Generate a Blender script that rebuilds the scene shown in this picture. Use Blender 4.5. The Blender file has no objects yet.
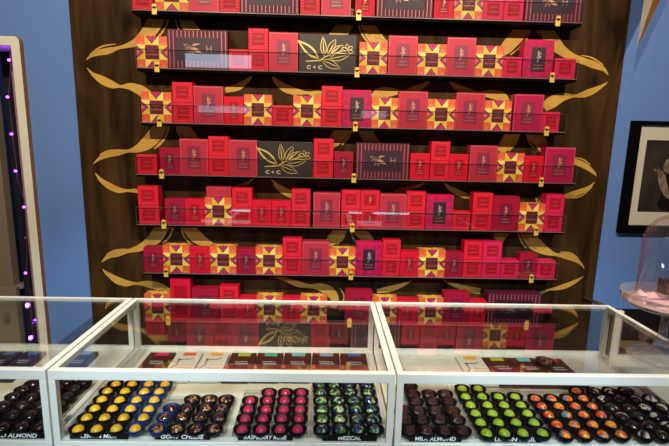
import bpy, bmesh, math, random
from mathutils import Vector, Matrix
random.seed(7)
C = bpy.context.scene
COL = C.collection
PI = math.pi

# ------------------------------------------------------------------ camera
F_PX, PITCH, ROLL, YAW = 457.03, 0.1795, 0.0232, 0.0236
CAM = Vector((0, 0, 1.55))
_rt = Vector((math.cos(YAW), -math.sin(YAW), 0)); _fh = Vector((math.sin(YAW), math.cos(YAW), 0)); _z = Vector((0, 0, 1))
FWD = _fh*math.cos(PITCH) - _z*math.sin(PITCH)
_up = _fh*math.sin(PITCH) + _z*math.cos(PITCH)
CX = _rt*math.cos(ROLL) + _up*math.sin(ROLL)
CY = _up*math.cos(ROLL) - _rt*math.sin(ROLL)
cd = bpy.data.cameras.new('camera'); cam = bpy.data.objects.new('camera', cd); COL.objects.link(cam)
cd.sensor_width = 36; cd.lens = F_PX/669*36; cd.clip_start = .02
m = Matrix((CX, CY, -FWD)).transposed().to_4x4(); m.translation = CAM; cam.matrix_world = m
C.camera = cam

def ray(x, y): return FWD + CX*((x-334.5)/F_PX) - CY*((y-223)/F_PX)
def atY(x, y, Y): d = ray(x, y); return CAM + d*((Y-CAM.y)/d.y)
def atZ(x, y, Z): d = ray(x, y); return CAM + d*((Z-CAM.z)/d.z)

# ------------------------------------------------------------------ light
C.view_settings.view_transform = 'Standard'; C.view_settings.look = 'None'
C.view_settings.gamma = 1; C.view_settings.use_curve_mapping = False
C.view_settings.exposure = 0.0
C.cycles.transparent_max_bounces = 32; C.cycles.max_bounces = 8
C.cycles.sample_clamp_indirect = 4
w = bpy.data.worlds.new('world'); C.world = w; w.use_nodes = True
w.node_tree.nodes['Background'].inputs[0].default_value = (.5, .65, 1, 1)
w.node_tree.nodes['Background'].inputs[1].default_value = .05
def lamp(name, loc, power, col, radius=.03, target=None, angle=100, blend=.6):
    l = bpy.data.lights.new(name, 'SPOT'); l.energy = power; l.color = col; l.shadow_soft_size = radius
    l.spot_size = math.radians(angle); l.spot_blend = blend
    o = bpy.data.objects.new(name, l); COL.objects.link(o); o.location = loc
    o.rotation_euler = (Vector(target)-Vector(loc)).to_track_quat('-Z', 'Y').to_euler()
    return o
LZ, LY = 2.75, .15
LAMPS = [(-.8, (1, .88, .70), 95), (.1, (1, .86, .68), 85), (1.0, (1, .86, .74), 95)]
for lx, lc, lp in LAMPS: lamp('track_spot', (lx, LY, LZ), lp, lc, .02, (lx, 1.99, 1.75), 105, .8)
for lx in (-.75, .05, .85): lamp('added_cool_fill', (lx, -.9, 2.35), 110, (.52, .76, 1), .04, (lx, .87, .98), 36, .5)  # added cool fill from the front, brightens the case faces
for lx in (-.6, .5): lamp('case_spot', (lx, .55, 2.9), 42, (1, .93, .76), .05, (lx, 1.05, .92), 62, .6)

# ------------------------------------------------------------------ materials
MATS = {}
def mat(name, col, rough=.5, metal=0, spec=.5, coat=0, emit=None, es=1):
    if name in MATS: return MATS[name]
    m = bpy.data.materials.new(name); m.use_nodes = True
    b = m.node_tree.nodes['Principled BSDF']
    b.inputs['Base Color'].default_value = (*col, 1); b.inputs['Roughness'].default_value = rough
    b.inputs['Metallic'].default_value = metal; b.inputs['Specular IOR Level'].default_value = spec
    if coat: b.inputs['Coat Weight'].default_value = coat; b.inputs['Coat Roughness'].default_value = .1
    if emit: b.inputs['Emission Color'].default_value = (*emit, 1); b.inputs['Emission Strength'].default_value = es
    MATS[name] = m; return m
def noisy(name, c1, c2, scale=(5, 5, 5), rough=.6, detail=5, bump=0, lo=.35, hi=.65, spec=.5, dist=0, nscale=1):
    m = mat(name, c1, rough, spec=spec); nt = m.node_tree; b = nt.nodes['Principled BSDF']
    tc = nt.nodes.new('ShaderNodeTexCoord'); mp = nt.nodes.new('ShaderNodeMapping'); mp.inputs['Scale'].default_value = scale
    n = nt.nodes.new('ShaderNodeTexNoise'); n.inputs['Scale'].default_value = nscale; n.inputs['Detail'].default_value = detail
    n.inputs['Distortion'].default_value = dist
    r = nt.nodes.new('ShaderNodeValToRGB'); r.color_ramp.elements[0].position = lo; r.color_ramp.elements[1].position = hi
    r.color_ramp.elements[0].color = (*c1, 1); r.color_ramp.elements[1].color = (*c2, 1)
    nt.links.new(tc.outputs['Object'], mp.inputs[0]); nt.links.new(mp.outputs[0], n.inputs['Vector'])
    nt.links.new(n.outputs['Fac'], r.inputs[0]); nt.links.new(r.outputs[0], b.inputs['Base Color'])
    if bump:
        bp = nt.nodes.new('ShaderNodeBump'); bp.inputs['Strength'].default_value = bump; bp.inputs['Distance'].default_value = .01
        nt.links.new(n.outputs['Fac'], bp.inputs['Height']); nt.links.new(bp.outputs[0], b.inputs['Normal'])
    return m
def glass(name, tint=(1, 1, 1), f0=.04, rough=0.0, k=1.0, edge_light=0):
    # clear pane: Schlick reflection over straight transmission
    m = bpy.data.materials.new(name); m.use_nodes = True; nt = m.node_tree; nt.nodes.clear(); N = nt.nodes.new; L = nt.links.new
    out = N('ShaderNodeOutputMaterial'); mix = N('ShaderNodeMixShader'); tr = N('ShaderNodeBsdfTransparent'); gl = N('ShaderNodeBsdfGlossy')
    tr.inputs[0].default_value = (*tint, 1); gl.inputs['Roughness'].default_value = rough
    g = N('ShaderNodeNewGeometry'); dp = N('ShaderNodeVectorMath'); dp.operation = 'DOT_PRODUCT'
    L(g.outputs['Incoming'], dp.inputs[0]); L(g.outputs['Normal'], dp.inputs[1])
    def M(op, a, b=None):
        n = N('ShaderNodeMath'); n.operation = op
        for i, v in enumerate((a, b)):
            if v is None: continue
            if isinstance(v, (int, float)): n.inputs[i].default_value = v
            else: L(v, n.inputs[i])
        return n.outputs[0]
    c = M('ABSOLUTE', dp.outputs['Value']); p = M('POWER', M('SUBTRACT', 1.0, c), 5.0)
    f = M('ADD', M('MULTIPLY', p, (1-f0)*k), f0)
    L(f, mix.inputs[0]); L(tr.outputs[0], mix.inputs[1]); L(gl.outputs[0], mix.inputs[2]); 
    if edge_light:  # pale diffuse rims paint in the light that glass edges refract
        m2 = N('ShaderNodeMixShader'); df = N('ShaderNodeBsdfDiffuse'); df.inputs[0].default_value = (.8, .74, .68, 1)
        q = M('ADD', M('MULTIPLY', M('POWER', M('SUBTRACT', 1.0, c), 2.0), edge_light), edge_light*.25); L(q, m2.inputs[0]); L(mix.outputs[0], m2.inputs[1]); L(df.outputs[0], m2.inputs[2]); L(m2.outputs[0], out.inputs[0])
    else: L(mix.outputs[0], out.inputs[0])
    MATS[name] = m; return m

def real_glass(name, col):
    m = bpy.data.materials.new(name); m.use_nodes = True; b = m.node_tree.nodes['Principled BSDF']
    b.inputs['Base Color'].default_value = (*col, 1); b.inputs['Roughness'].default_value = .02; b.inputs['Transmission Weight'].default_value = 1; b.inputs['IOR'].default_value = 1.5
    return m
M_BLUE = noisy('blue_paint', (.125, .245, .56), (.135, .26, .59), (1.5, 1.5, 1.5), .75, bump=.05)
M_CEIL = mat('ceiling_paint', (.04, .04, .042), .9)
M_FLOOR = noisy('floor_concrete', (.05, .04, .035), (.08, .065, .055), (3, 3, 3), .5)
M_BACKW = mat('plaster', (.06, .055, .05), .9)
# dark stained plywood: vertical grain and knots
def wood_panel():
    m = mat('dark_plywood', (.03, .015, .006), .6, spec=.08); nt = m.node_tree; N = nt.nodes.new; L = nt.links.new; b = nt.nodes['Principled BSDF']
    tc = N('ShaderNodeTexCoord'); mp = N('ShaderNodeMapping'); mp.inputs['Scale'].default_value = (9, 9, 1.3); L(tc.outputs['Object'], mp.inputs[0])
    n = N('ShaderNodeTexNoise'); n.inputs['Scale'].default_value = 1.6; n.inputs['Detail'].default_value = 7; n.inputs['Distortion'].default_value = .8; L(mp.outputs[0], n.inputs['Vector'])
    r = N('ShaderNodeValToRGB'); e = r.color_ramp.elements; e[0].position = .3; e[0].color = (.012, .0055, .0015, 1); e[1].position = .72; e[1].color = (.085, .040, .011, 1)
    L(n.outputs['Fac'], r.inputs[0])
    v = N('ShaderNodeTexVoronoi'); v.inputs['Scale'].default_value = 1; mp2 = N('ShaderNodeMapping'); mp2.inputs['Scale'].default_value = (4.5, 4.5, 2.6)
    L(tc.outputs['Object'], mp2.inputs[0]); L(mp2.outputs[0], v.inputs['Vector'])
    r2 = N('ShaderNodeValToRGB'); f = r2.color_ramp.elements; f[0].position = .03; f[0].color = (.25, .25, .25, 1); f[1].position = .16; f[1].color = (1, 1, 1, 1)
    L(v.outputs['Distance'], r2.inputs[0])
    mx = N('ShaderNodeMix'); mx.data_type = 'RGBA'; mx.blend_type = 'MULTIPLY'; mx.inputs['Factor'].default_value = 1
    L(r.outputs[0], mx.inputs['A']); L(r2.outputs[0], mx.inputs['B']); L(mx.outputs['Result'], b.inputs['Base Color'])
    return m
M_WOOD = wood_panel()
M_BLACK = mat('black_paint', (.002, .0018, .0018), .7, spec=.06)
M_GOLDLEAF = noisy('gold_leaf', (.50, .27, .045), (.70, .40, .07), (6, 6, 6), .45, spec=.3)
M_BRASS = mat('brass', (.85, .55, .08), .4, .2)
M_GUARD = glass('clear_acrylic', (.97, .97, .97), .05)
M_EDGE = mat('acrylic_edge', (.10, .09, .10), .3)
M_PANE = glass('clear_glass', (.985, .995, .99), .055, k=1.25)
M_BACKP = glass('back_glass', (.99, 1, .995), .008)
M_TOP = glass('top_glass', (.985, .995, .99), .055, k=2.6)
M_FRAME = mat('cream_frame_paint', (.88, .85, .72), .4)
M_BED = noisy('pale_marble', (.60, .58, .45), (.74, .72, .57), (9, 4, 4), .35, dist=1)
M_RAIL = mat('cream_rail', (.70, .66, .52), .45)
M_CAB = mat('cabinet_white', (.55, .53, .48), .5)

# box card colours
RED = mat('red_card', (.70, .006, .030), .5, spec=.25)
RED_COOL = mat('red_card_cool_light', (.73, .007, .085), .5, spec=.25)
ROSE = mat('rose_card', (.54, .032, .060), .45, .15, spec=.3)
ROSE_COOL = mat('rose_card_cool_light', (.54, .012, .085), .45, .15, spec=.3)
REDI = mat('red_inset', (.42, .004, .016), .5, spec=.25)
ROSEI = mat('wine_inset', (.26, .016, .05), .45)
PUR = mat('berry_card', (.38, .006, .032), .5, spec=.25)
PURI = mat('berry_inset', (.20, .007, .04), .5, spec=.25)
HOT = mat('hot_pink_card', (.68, .006, .085), .5, spec=.25)
HOT2 = mat('magenta_triangle', (.40, .006, .065), .42)
DARKI = mat('plum_inset', (.035, .008, .022), .5)
YEL = mat('yellow_card', (.85, .52, .03), .5)
YEL2 = mat('pale_yellow_card', (.95, .72, .16), .5)
ORA = mat('orange_card', (.80, .12, .03), .5)
ORA2 = mat('coral_card', (.85, .20, .09), .5)
MAG = mat('star_magenta', (.50, .02, .15), .5)
MAGD = mat('star_plum_line', (.12, .01, .05), .5)
STRB = mat('plum_card', (.12, .010, .035), .5, spec=.25)
STRG = mat('gold_pink_stripe', (.38, .15, .12), .4, .2)
CB = mat('cocoa_card', (.028, .016, .011), .5)
GOLD = mat('gold_print', (.80, .56, .16), .35, .3)
PGOLD = mat('pale_gold_print', (.62, .30, .16), .4, .2)
PINKP = mat('pink_print', (.66, .11, .10), .45)
WHITE = mat('white_print', (.8, .8, .76), .5)

# ------------------------------------------------------------------ helpers
class MB:
    def __init__(s): s.v = []; s.f = []; s.m = []; s.mats = []; s.sm = []
    def mi(s, m):
        if m not in s.mats: s.mats.append(m)
        return s.mats.index(m)
    def poly(s, pts, m, smooth=False):
        n = len(s.v); s.v += [tuple(p) for p in pts]; s.f.append(tuple(range(n, n+len(pts)))); s.m.append(s.mi(m)); s.sm.append(smooth); return s
    def box(s, a, b, m, bev=0):
        (x0, y0, z0), (x1, y1, z1) = a, b
        if bev <= 0:
            n = len(s.v); s.v += [(x0, y0, z0), (x1, y0, z0), (x1, y1, z0), (x0, y1, z0), (x0, y0, z1), (x1, y0, z1), (x1, y1, z1), (x0, y1, z1)]
            for f in ((0, 3, 2, 1), (4, 5, 6, 7), (0, 1, 5, 4), (1, 2, 6, 5), (2, 3, 7, 6), (3, 0, 4, 7)):
                s.f.append(tuple(n+i for i in f)); s.m.append(s.mi(m)); s.sm.append(False)
            return s
        bm = bmesh.new(); bmesh.ops.create_cube(bm, size=1)
        for v in bm.verts: v.co = Vector(((x0+x1)/2+v.co.x*(x1-x0), (y0+y1)/2+v.co.y*(y1-y0), (z0+z1)/2+v.co.z*(z1-z0)))
        bmesh.ops.bevel(bm, geom=bm.edges[:], offset=bev, segments=2, affect='EDGES', profile=.6)
        s.addbm(bm, m); return s
    def addbm(s, bm, m, smooth=False, mx=None):
        n = len(s.v); bm.verts.index_update()
        s.v += [tuple(mx @ v.co if mx else v.co) for v in bm.verts]
        for f in bm.faces: s.f.append(tuple(n+v.index for v in f.verts)); s.m.append(s.mi(m)); s.sm.append(smooth)
        bm.free(); return s
    def lathe(s, prof, m, seg=32, c=(0, 0, 0), smooth=True, sx=1, sy=1, wob=None):
        n = len(s.v); k = len(prof)
        for i in range(seg):
            a = 2*PI*i/seg
            for j, (r, z) in enumerate(prof):
                rr = r*(1+(wob(a, j) if wob else 0)); s.v.append((c[0]+rr*math.cos(a)*sx, c[1]+rr*math.sin(a)*sy, c[2]+z))
        for i in range(seg):
            for j in range(k-1):
                a, b = n+i*k+j, n+((i+1) % seg)*k+j
                if prof[j][0] < 1e-6: s.f.append((a, b+1, a+1))
                elif prof[j+1][0] < 1e-6: s.f.append((a, b, a+1))
                else: s.f.append((a, b, b+1, a+1))
                s.m.append(s.mi(m)); s.sm.append(smooth)
        return s
    def tube(s, pts, r, m, seg=8):
        pts = [Vector(p) for p in pts]; n = len(s.v)
        for i, p in enumerate(pts):
            t = (pts[min(i+1, len(pts)-1)]-pts[max(i-1, 0)]).normalized()
            q = t.to_track_quat('Z', 'Y'); rr = r[i] if isinstance(r, (list, tuple)) else r
            for k in range(seg):
                a = 2*PI*k/seg; s.v.append(tuple(p + q @ Vector((rr*math.cos(a), rr*math.sin(a), 0))))
        for i in range(len(pts)-1):
            for k in range(seg):
                a = n+i*seg+k; b = n+i*seg+(k+1) % seg
                s.f.append((a, b, b+seg, a+seg)); s.m.append(s.mi(m)); s.sm.append(True)
        s.f.append(tuple(n+k for k in reversed(range(seg)))); s.m.append(s.mi(m)); s.sm.append(False)
        e = n+(len(pts)-1)*seg; s.f.append(tuple(e+k for k in range(seg))); s.m.append(s.mi(m)); s.sm.append(False)
        return s
    def mesh(s, name):
        me = bpy.data.meshes.new(name); me.from_pydata(s.v, [], s.f)
        for m in s.mats: me.materials.append(m)
        me.polygons.foreach_set('material_index', s.m); me.polygons.foreach_set('use_smooth', s.sm); me.update(); return me
def link(name, me, parent=None, loc=(0, 0, 0)):
    o = bpy.data.objects.new(name, me); COL.objects.link(o); o.location = loc
    if parent: o.parent = parent
    return o
def tag(o, label, cat, group=None):
    o['label'] = label; o['category'] = cat
    if group: o['group'] = group
    return o
def struct(name, mb, label=None):
    o = link(name, mb.mesh(name)); o['kind'] = 'structure'
    if label: o['label'] = label
    return o
def empty(name, loc, rz=0):
    o = bpy.data.objects.new(name, None); COL.objects.link(o); o.location = loc; o.rotation_euler = (0, 0, rz); o.empty_display_size = .05; return o
def copy_tree(o, parent=None):
    c = o.copy(); COL.objects.link(c)
    if parent: c.parent = parent
    for ch in list(o.children): copy_tree(ch, c)
    return c
def text_mb(mb, body, size, m, cx, cz, y, width=None, shear=0, spacing=1.0, plane='xz', th=.0002, bold=0, mx=None):
    cu = bpy.data.curves.new('t', 'FONT'); cu.body = body; cu.size = size; cu.align_x = 'CENTER'; cu.align_y = 'CENTER'
    cu.shear = shear; cu.resolution_u = 2; cu.space_character = spacing; cu.extrude = th; cu.offset = bold
    o = bpy.data.objects.new('t', cu); COL.objects.link(o); dg = bpy.context.evaluated_depsgraph_get()
    me = bpy.data.meshes.new_from_object(o.evaluated_get(dg)); bpy.data.objects.remove(o)
    xs = [v.co.x for v in me.vertices]; ys = [v.co.y for v in me.vertices]
    mxx, myy = (min(xs)+max(xs))/2, (min(ys)+max(ys))/2; sc = (width/(max(xs)-min(xs))) if width else 1
    n = len(mb.v)
    for v in me.vertices:
        x, yv, z = (v.co.x-mxx)*sc, v.co.y-myy, v.co.z
        p = (cx+x, y-z-th, cz+yv) if plane == 'xz' else (cx+x, cz+yv, y+z+th)
        mb.v.append(p)
    for p in me.polygons: mb.f.append(tuple(n+i for i in p.vertices)); mb.m.append(mb.mi(m)); mb.sm.append(False)
    bpy.data.meshes.remove(me); bpy.data.curves.remove(cu); return mb
def ribbon(mb, pts, m, y, th=.0015, sub=5):
    """thin raised band following centre points (x, z, halfwidth) in the x-z plane, front at y-th"""
    P = []
    n = len(pts)
    for i in range(n-1):
        p0, p1, p2, p3 = pts[max(i-1, 0)], pts[i], pts[i+1], pts[min(i+2, n-1)]
        for k in range(sub):
            t = k/sub
            P.append([.5*(2*b+(-a+c)*t+(2*a-5*b+4*c-d)*t*t+(-a+3*b-3*c+d)*t**3) for a, b, c, d in zip(p0, p1, p2, p3)])
    P.append(list(pts[-1])); L = []; R = []
    for i, p in enumerate(P):
        a, b = P[max(i-1, 0)], P[min(i+1, len(P)-1)]; dx, dz = b[0]-a[0], b[1]-a[1]; l = math.hypot(dx, dz) or 1
        nx, nz = -dz/l, dx/l; h = max(p[2], 1e-4); L.append((p[0]+nx*h, p[1]+nz*h)); R.append((p[0]-nx*h, p[1]-nz*h))
    for i in range(len(P)-1):
        q = [L[i], L[i+1], R[i+1], R[i]]
        ar = sum(q[k][0]*q[(k+1) % 4][1]-q[(k+1) % 4][0]*q[k][1] for k in range(4))
        if ar < 0: q = q[::-1]
        mb.poly([(x, y-th, z) for x, z in q], m)
        for a, b in ((L[i], L[i+1]), (R[i+1], R[i])):
            mb.poly([(a[0], y-th, a[1]), (a[0], y, a[1]), (b[0], y, b[1]), (b[0], y-th, b[1])], m)
    return mb

# ------------------------------------------------------------------ room
WY = 1.9935                                            # face of the wood panel
WB = WY+.012                                           # face of the blue wall
mb = MB(); mb.box((-3.4, -3.6, -.05), (3.4, 4.2, 0), M_FLOOR); struct('floor', mb)
mb = MB(); mb.box((-3.4, -3.6, 3.2), (3.4, 4.2, 3.25), M_CEIL); struct('ceiling', mb)
WX = atY(14, 60, WB).x                                 # window opening's right side, near the frame
fr_o = atY(34.2, 200, WB-.026).x; fr_i = atY(26.0, 200, WB-.026).x
WTOP = atY(12, 36.5, WB-.02).z; WBOT = .45
mb = MB()
mb.box((fr_i+.01, WB, 0), (3.3, WB+.1, 3.2), M_BLUE)
mb.box((-2.3, WB, WTOP-.02), (fr_i+.01, WB+.1, 3.2), M_BLUE)
mb.box((-3.3, WB, 0), (-2.3, WB+.1, 3.2), M_BLUE)
mb.box((-2.3, WB, 0), (fr_i+.01, WB+.1, WBOT), M_BLUE)
struct('wall_back', mb)
mb = MB(); mb.box((-3.4, -3.6, 0), (-3.3, 4.2, 3.2), M_BLUE); struct('wall_left', mb)
mb = MB(); mb.box((3.3, -3.6, 0), (3.4, 4.2, 3.2), M_BLUE); struct('wall_right', mb)
GLZ = [(-2.17, -1.16, 2.60, 2.80, 5), (-2.0, -1.2, 1.93, 2.06, 2.5), (-1.5, -1.2, .32, .50, 7), (.40, .62, .36, .48, 6), (.80, 1.4, .34, .46, 7), (.55, .95, 1.90, 2.02, 2.0)]
mb = MB(); mb.box((-3.3, -3.7, 0), (3.3, -3.6, 3.2), M_BACKW); struct('wall_front', mb)
for gi, (a, b, c, d, e_) in enumerate(GLZ):
    mb = MB(); mb.box((a, -3.585, c), (b, -3.58, d), mat('daylit_glass_%d' % gi, (0, 0, 0), 1, spec=0, emit=(.66, .80, 1), es=e_))
    for q in (((a-.04, -3.6, c-.04), (a, -3.56, d+.04)), ((b, -3.6, c-.04), (b+.04, -3.56, d+.04)), ((a, -3.6, c-.04), (b, -3.56, c)), ((a, -3.6, d), (b, -3.56, d+.04))): mb.box(*q, M_FRAME)
    struct('window_%d' % (gi+2), mb)
lp_ = bpy.data.lights.new('added_next_room_fill', 'POINT'); lp_.energy = 7; lp_.color = (1, .9, .8); lp_.shadow_soft_size = .15  # lamp added beyond the opening to brighten the far wall
lo_ = bpy.data.objects.new('added_next_room_fill', lp_); COL.objects.link(lo_); lo_.location = (-1.9, 2.35, 2.75)
# room beyond the opening
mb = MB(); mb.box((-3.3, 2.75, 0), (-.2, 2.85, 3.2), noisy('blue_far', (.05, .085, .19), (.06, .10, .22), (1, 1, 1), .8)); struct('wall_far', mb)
mb = MB()                                              # framed opening at the far left
cream = noisy('window_paint', (.86, .79, .60), (.92, .86, .68), (3, 3, 3), .5)
brownw = mat('window_brown_edge', (.34, .13, .03), .5)
def rr_frame(x0, x1, z0, z1, wd, y0, y1):
    mb = MB(); r = .02
    def loop(a, b, c, d, r):
        pts = []
        for cx_, cz_, s in ((b-r, d-r, 0), (a+r, d-r, 1), (a+r, c+r, 2), (b-r, c+r, 3)):
            for k in range(5):
                t = PI/2*s + PI/2*k/4; pts.append((cx_+r*math.cos(t), cz_+r*math.sin(t)))
        return pts
    O = loop(x0, x1, z0, z1, r); I = loop(x0+wd, x1-wd, z0+wd, z1-wd, .002); n = len(O)
    for i in range(n):
        j = (i+1) % n
        mb.poly([(I[i][0], y0, I[i][1]), (I[j][0], y0, I[j][1]), (O[j][0], y0, O[j][1]), (O[i][0], y0, O[i][1])], cream)
        mb.poly([(O[i][0], y0, O[i][1]), (O[j][0], y0, O[j][1]), (O[j][0], y1, O[j][1]), (O[i][0], y1, O[i][1])], brownw)
        mb.poly([(I[j][0], y0, I[j][1]), (I[i][0], y0, I[i][1]), (I[i][0], y1+.12, I[i][1]), (I[j][0], y1+.12, I[j][1])], cream)
    return mb
fr = rr_frame(-2.28, fr_o, WBOT-.03, WTOP, fr_o-fr_i, WB-.026, WB)
struct('window_1', fr)

# ------------------------------------------------------------------ wood panel with gold leaves
PXL = (atY(69, 0, WY).x+atY(93, 330, WY).x)/2; PXR = (atY(631, 0, WY).x+atY(595.6, 280, WY).x)/2
panel = empty('wall_panel', ((PXL+PXR)/2, WY, .02))
tag(panel, 'tall dark stained plywood wall panel with gold leaf ornament behind the shelves', 'wall panel')
px0, pz0 = panel.location.x, panel.location.z
mb = MB(); mb.box((PXL-px0, 0, 0), (PXR-px0, .0115, 2.9), M_WOOD); link('backboard', mb.mesh('backboard'), panel)
LEAVES = [
 [(166,4,5),(160,12,7),(154,24,7.5),(147,34,6.5),(137,42,4),(126,46,2),(118,48,1.6),(108,51,3),(98,53,2.6),(91,56,1.4),(86.5,60,.3)],
 [(170,12,.9),(167,24,.9),(161,34,.9),(156,38,.5)], [(116,44,.4),(104,46,.8),(96,50,.8),(90,55,.5)],
 [(174,12,.8),(176,22,.9),(179,31,.8)], [(180,4,5),(184,16,6),(189,26,7),(197,34,5),(206,40,2)],
 [(87,68,.3),(93,74,1.6),(102,79,3.2),(112,84,3.2),(121,86.5,1.4),(130,86.5,3.4),(140,90,5),(150,97,5)], [(92,75,.4),(101,83,.8),(112,87.5,.8),(120,87,.4)],
 [(167,116,4),(161,125,6),(155,135,7),(146,144,6),(137,149,3.5),(128,151,1.6),(118,152.5,3),(107,155,2.6),(99,159,1.5),(93.5,164,.3)],
 [(170,122,.9),(166,136,1.1),(160,144,1.2),(154,149,.6)], [(120,149.5,.4),(108,151,.8),(100,155,.7)],
 [(181,124,4),(186,131,6),(194,139,5),(203,145,2)], [(176,124,.8),(179,134,.8),(184,141,.6)],
 [(95.5,173,.3),(101,180,2),(110,186,3),(120,190,2.4),(129,190.5,1.4),(138,191,2.4),(150,194,3.2)], [(99,178,.4),(107,187,.8),(118,192,.8),(126,191.5,.4)],
 [(168,221,5),(161,229,6.5),(156,237,6.5),(147,244,4.5),(138,248.5,3.2),(128,251,2),(118,253.5,3),(109,256,2.4),(102,262,.4)],
 [(174,224,.9),(170,236,1),(163,243,.6)], [(127,249,.4),(116,250,.8),(107,254,.6)],
 [(181,222,3),(189,229,6),(197,237,6.5),(208,244,4),(219,248,2)], [(181,227,.8),(184,236,.8),(190,243,.6)],
 [(102.5,269,.3),(108,274,2),(118,280,3.2),(128,283,2.6),(137,283.5,1.4),(148,284,3.4),(160,287,4),(172,293,3)], [(106,273,.4),(115,282,.8),(126,285.5,.8),(134,284,.4)],
 # middle columns
 [(350,8,4),(346,20,6),(341,30,7),(332,40,6),(322,47,3)], [(354,18,.8),(351,28,.9),(346,37,.6)],
 [(361,8,3),(366,22,6),(374,36,7),(385,46,5),(396,52,2)], [(358,18,.8),(360,30,.9),(366,40,.9),(372,46,.5)],
 [(253,74,.3),(247,81,2),(237,87,3.2),(226,90,2.6),(216,91,1.2),(205,92,2.4)], [(250,80,.4),(240,89,.8),(228,92,.6)],
 [(271,74,.3),(277,82,2.4),(287,88,3.2),(299,92,2.6),(308,93,1.4),(318,95,4),(330,99,5)], [(274,82,.5),(284,91,.9),(297,95,.8)],
 [(430,80,.3),(424,85,2),(413,90,3.2),(403,92,1.5),(392,92,4),(380,94,6),(372,102,4)], [(449,80,.3),(455,86,2.4),(467,91,3),(478,93,1.5),(490,94,4),(502,97,4.5),(508,102,2)],
 [(349,120,3),(343,130,6.5),(336,139,6.5),(328,147,3)], [(353,124,.9),(349,136,1.1),(342,145,1)],
 [(360,122,3),(366,131,6),(372,140,5.5),(380,147,3)], [(358,126,.9),(361,136,.9),(366,143,.6)],
 [(253,179,.3),(246,184,2),(236,188,2.6),(226,190,1.2),(216,192,2)], [(271,179,.3),(278,186,2),(288,192,3),(299,196,2.4)], [(273,184,.4),(281,192,.8),(292,198,.6)],
 [(424,183,.3),(416,187,2),(404,190,2.6),(394,192,1.4)], [(444,183,.3),(451,189,2.4),(461,194,3),(470,197,2)],
 [(348,224,3),(341,231,5.5),(334,238,6),(327,245,3)], [(346,228,.9),(343,238,1),(337,244,.6)],
 [(353,224,3),(359,231,5),(366,237,5),(373,244,3)], [(351,230,.9),(353,238,.9),(357,244,.6)],
 [(262,269,.3),(270,274,1.4),(285,279,2),(298,284,3),(310,286,2),(320,287,4),(329,291,5),(335,299,4),(333,308,3)], [(340,288,.6),(344,296,.9),(342,304,.8)],
 [(412,280,.4),(402,285,2),(389,289,3),(377,291,2)], [(443,280,.4),(455,285,2),(468,289,3),(480,291,3)],
 # right column
 [(530,20,5),(523,28,7),(515,38,7),(506,48,6),(498,56,3)], [(530,28,.8),(527,38,.9),(519,48,.9),(510,55,.6)],
 [(541,18,3),(545,28,6),(551,39,7),(561,50,5),(572,57,3.6),(583,61,3.2),(594,65,3.4),(603,69,2),(608,75,.3)], [(537,28,.8),(539,36,.8)], [(581,55.5,.4),(592,58,.8),(603,65,.5)],
 [(607.5,82,.3),(600,87,1.6),(590,91.5,2.8),(581,95,2.6),(574,96,1.4),(563,97,4),(552,102,6),(544,108,4)], [(606,84,.3),(594,93,.6),(583,97.5,.5)],
 [(521,124,3),(514,133,6.5),(507,142,6.5),(500,152,4)], [(519,132,.9),(515,144,1),(508,151,.8)], [(528,124,3),(534,134,6.5),(541,143,6),(544,151,4)], [(526,132,.8),(529,142,.8),(534,148,.5)],
 [(566,160,2),(573,161,2.6),(581,164,3),(588,168,2.4),(594,173,1.3),(596.5,176,.3)], [(574,157.5,.4),(583,159.5,.7),(590,165,.5)],
 [(594.5,182,.3),(588,188,1.8),(578,192.5,3),(568,195.5,2.6),(560,196.5,1.4),(548,197,3),(536,201,4)], [(592,187,.3),(580,196.5,.6),(566,198,.5)],
 [(512,224,3),(504,232,5.5),(496,240,6)], [(508,231,.8),(503,241,.9)], [(521,224,3),(527,234,6),(535,244,6.5),(546,251,4),(556,254.5,1.6),(566,256,3),(575,259.5,2.4),(581,264,1.2),(584,268.5,.3)],
 [(518,232,.8),(521,241,1),(526,248,.8)], [(560,252,.4),(570,253,.8),(578,258,.6)],
 [(583,276.5,.3),(575,281.5,1.8),(565,286,2.6),(556,288.5,1.8),(548,290,1),(538,294,2)],
 [(583,372,.3),(575,376,2),(565,381,3)],
]
for L in LEAVES:
    mb = MB(); pts = []
    for x, y, h in L:
        p = atY(x, y, WY); d = (CAM-p).dot(-FWD); pts.append((p.x-px0, p.z-pz0, h*d/F_PX))
    ribbon(mb, pts, M_GOLDLEAF, -.0004, .0012 if max(h for _, _, h in L) > 1.3 else .0016)
    link('gold_leaf', mb.mesh('gold_leaf'), panel)
mb = MB()
for x, y in ((594, 2), (594, 9), (564, 243.5), (563, 249)):
    p = atY(x, y, WY); mb.tube([(p.x-px0, .002, p.z-pz0), (p.x-px0, -.0008, p.z-pz0)], .0022, M_BLACK, 10)
link('screw_hole', mb.mesh('screw_hole'), panel)

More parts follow.
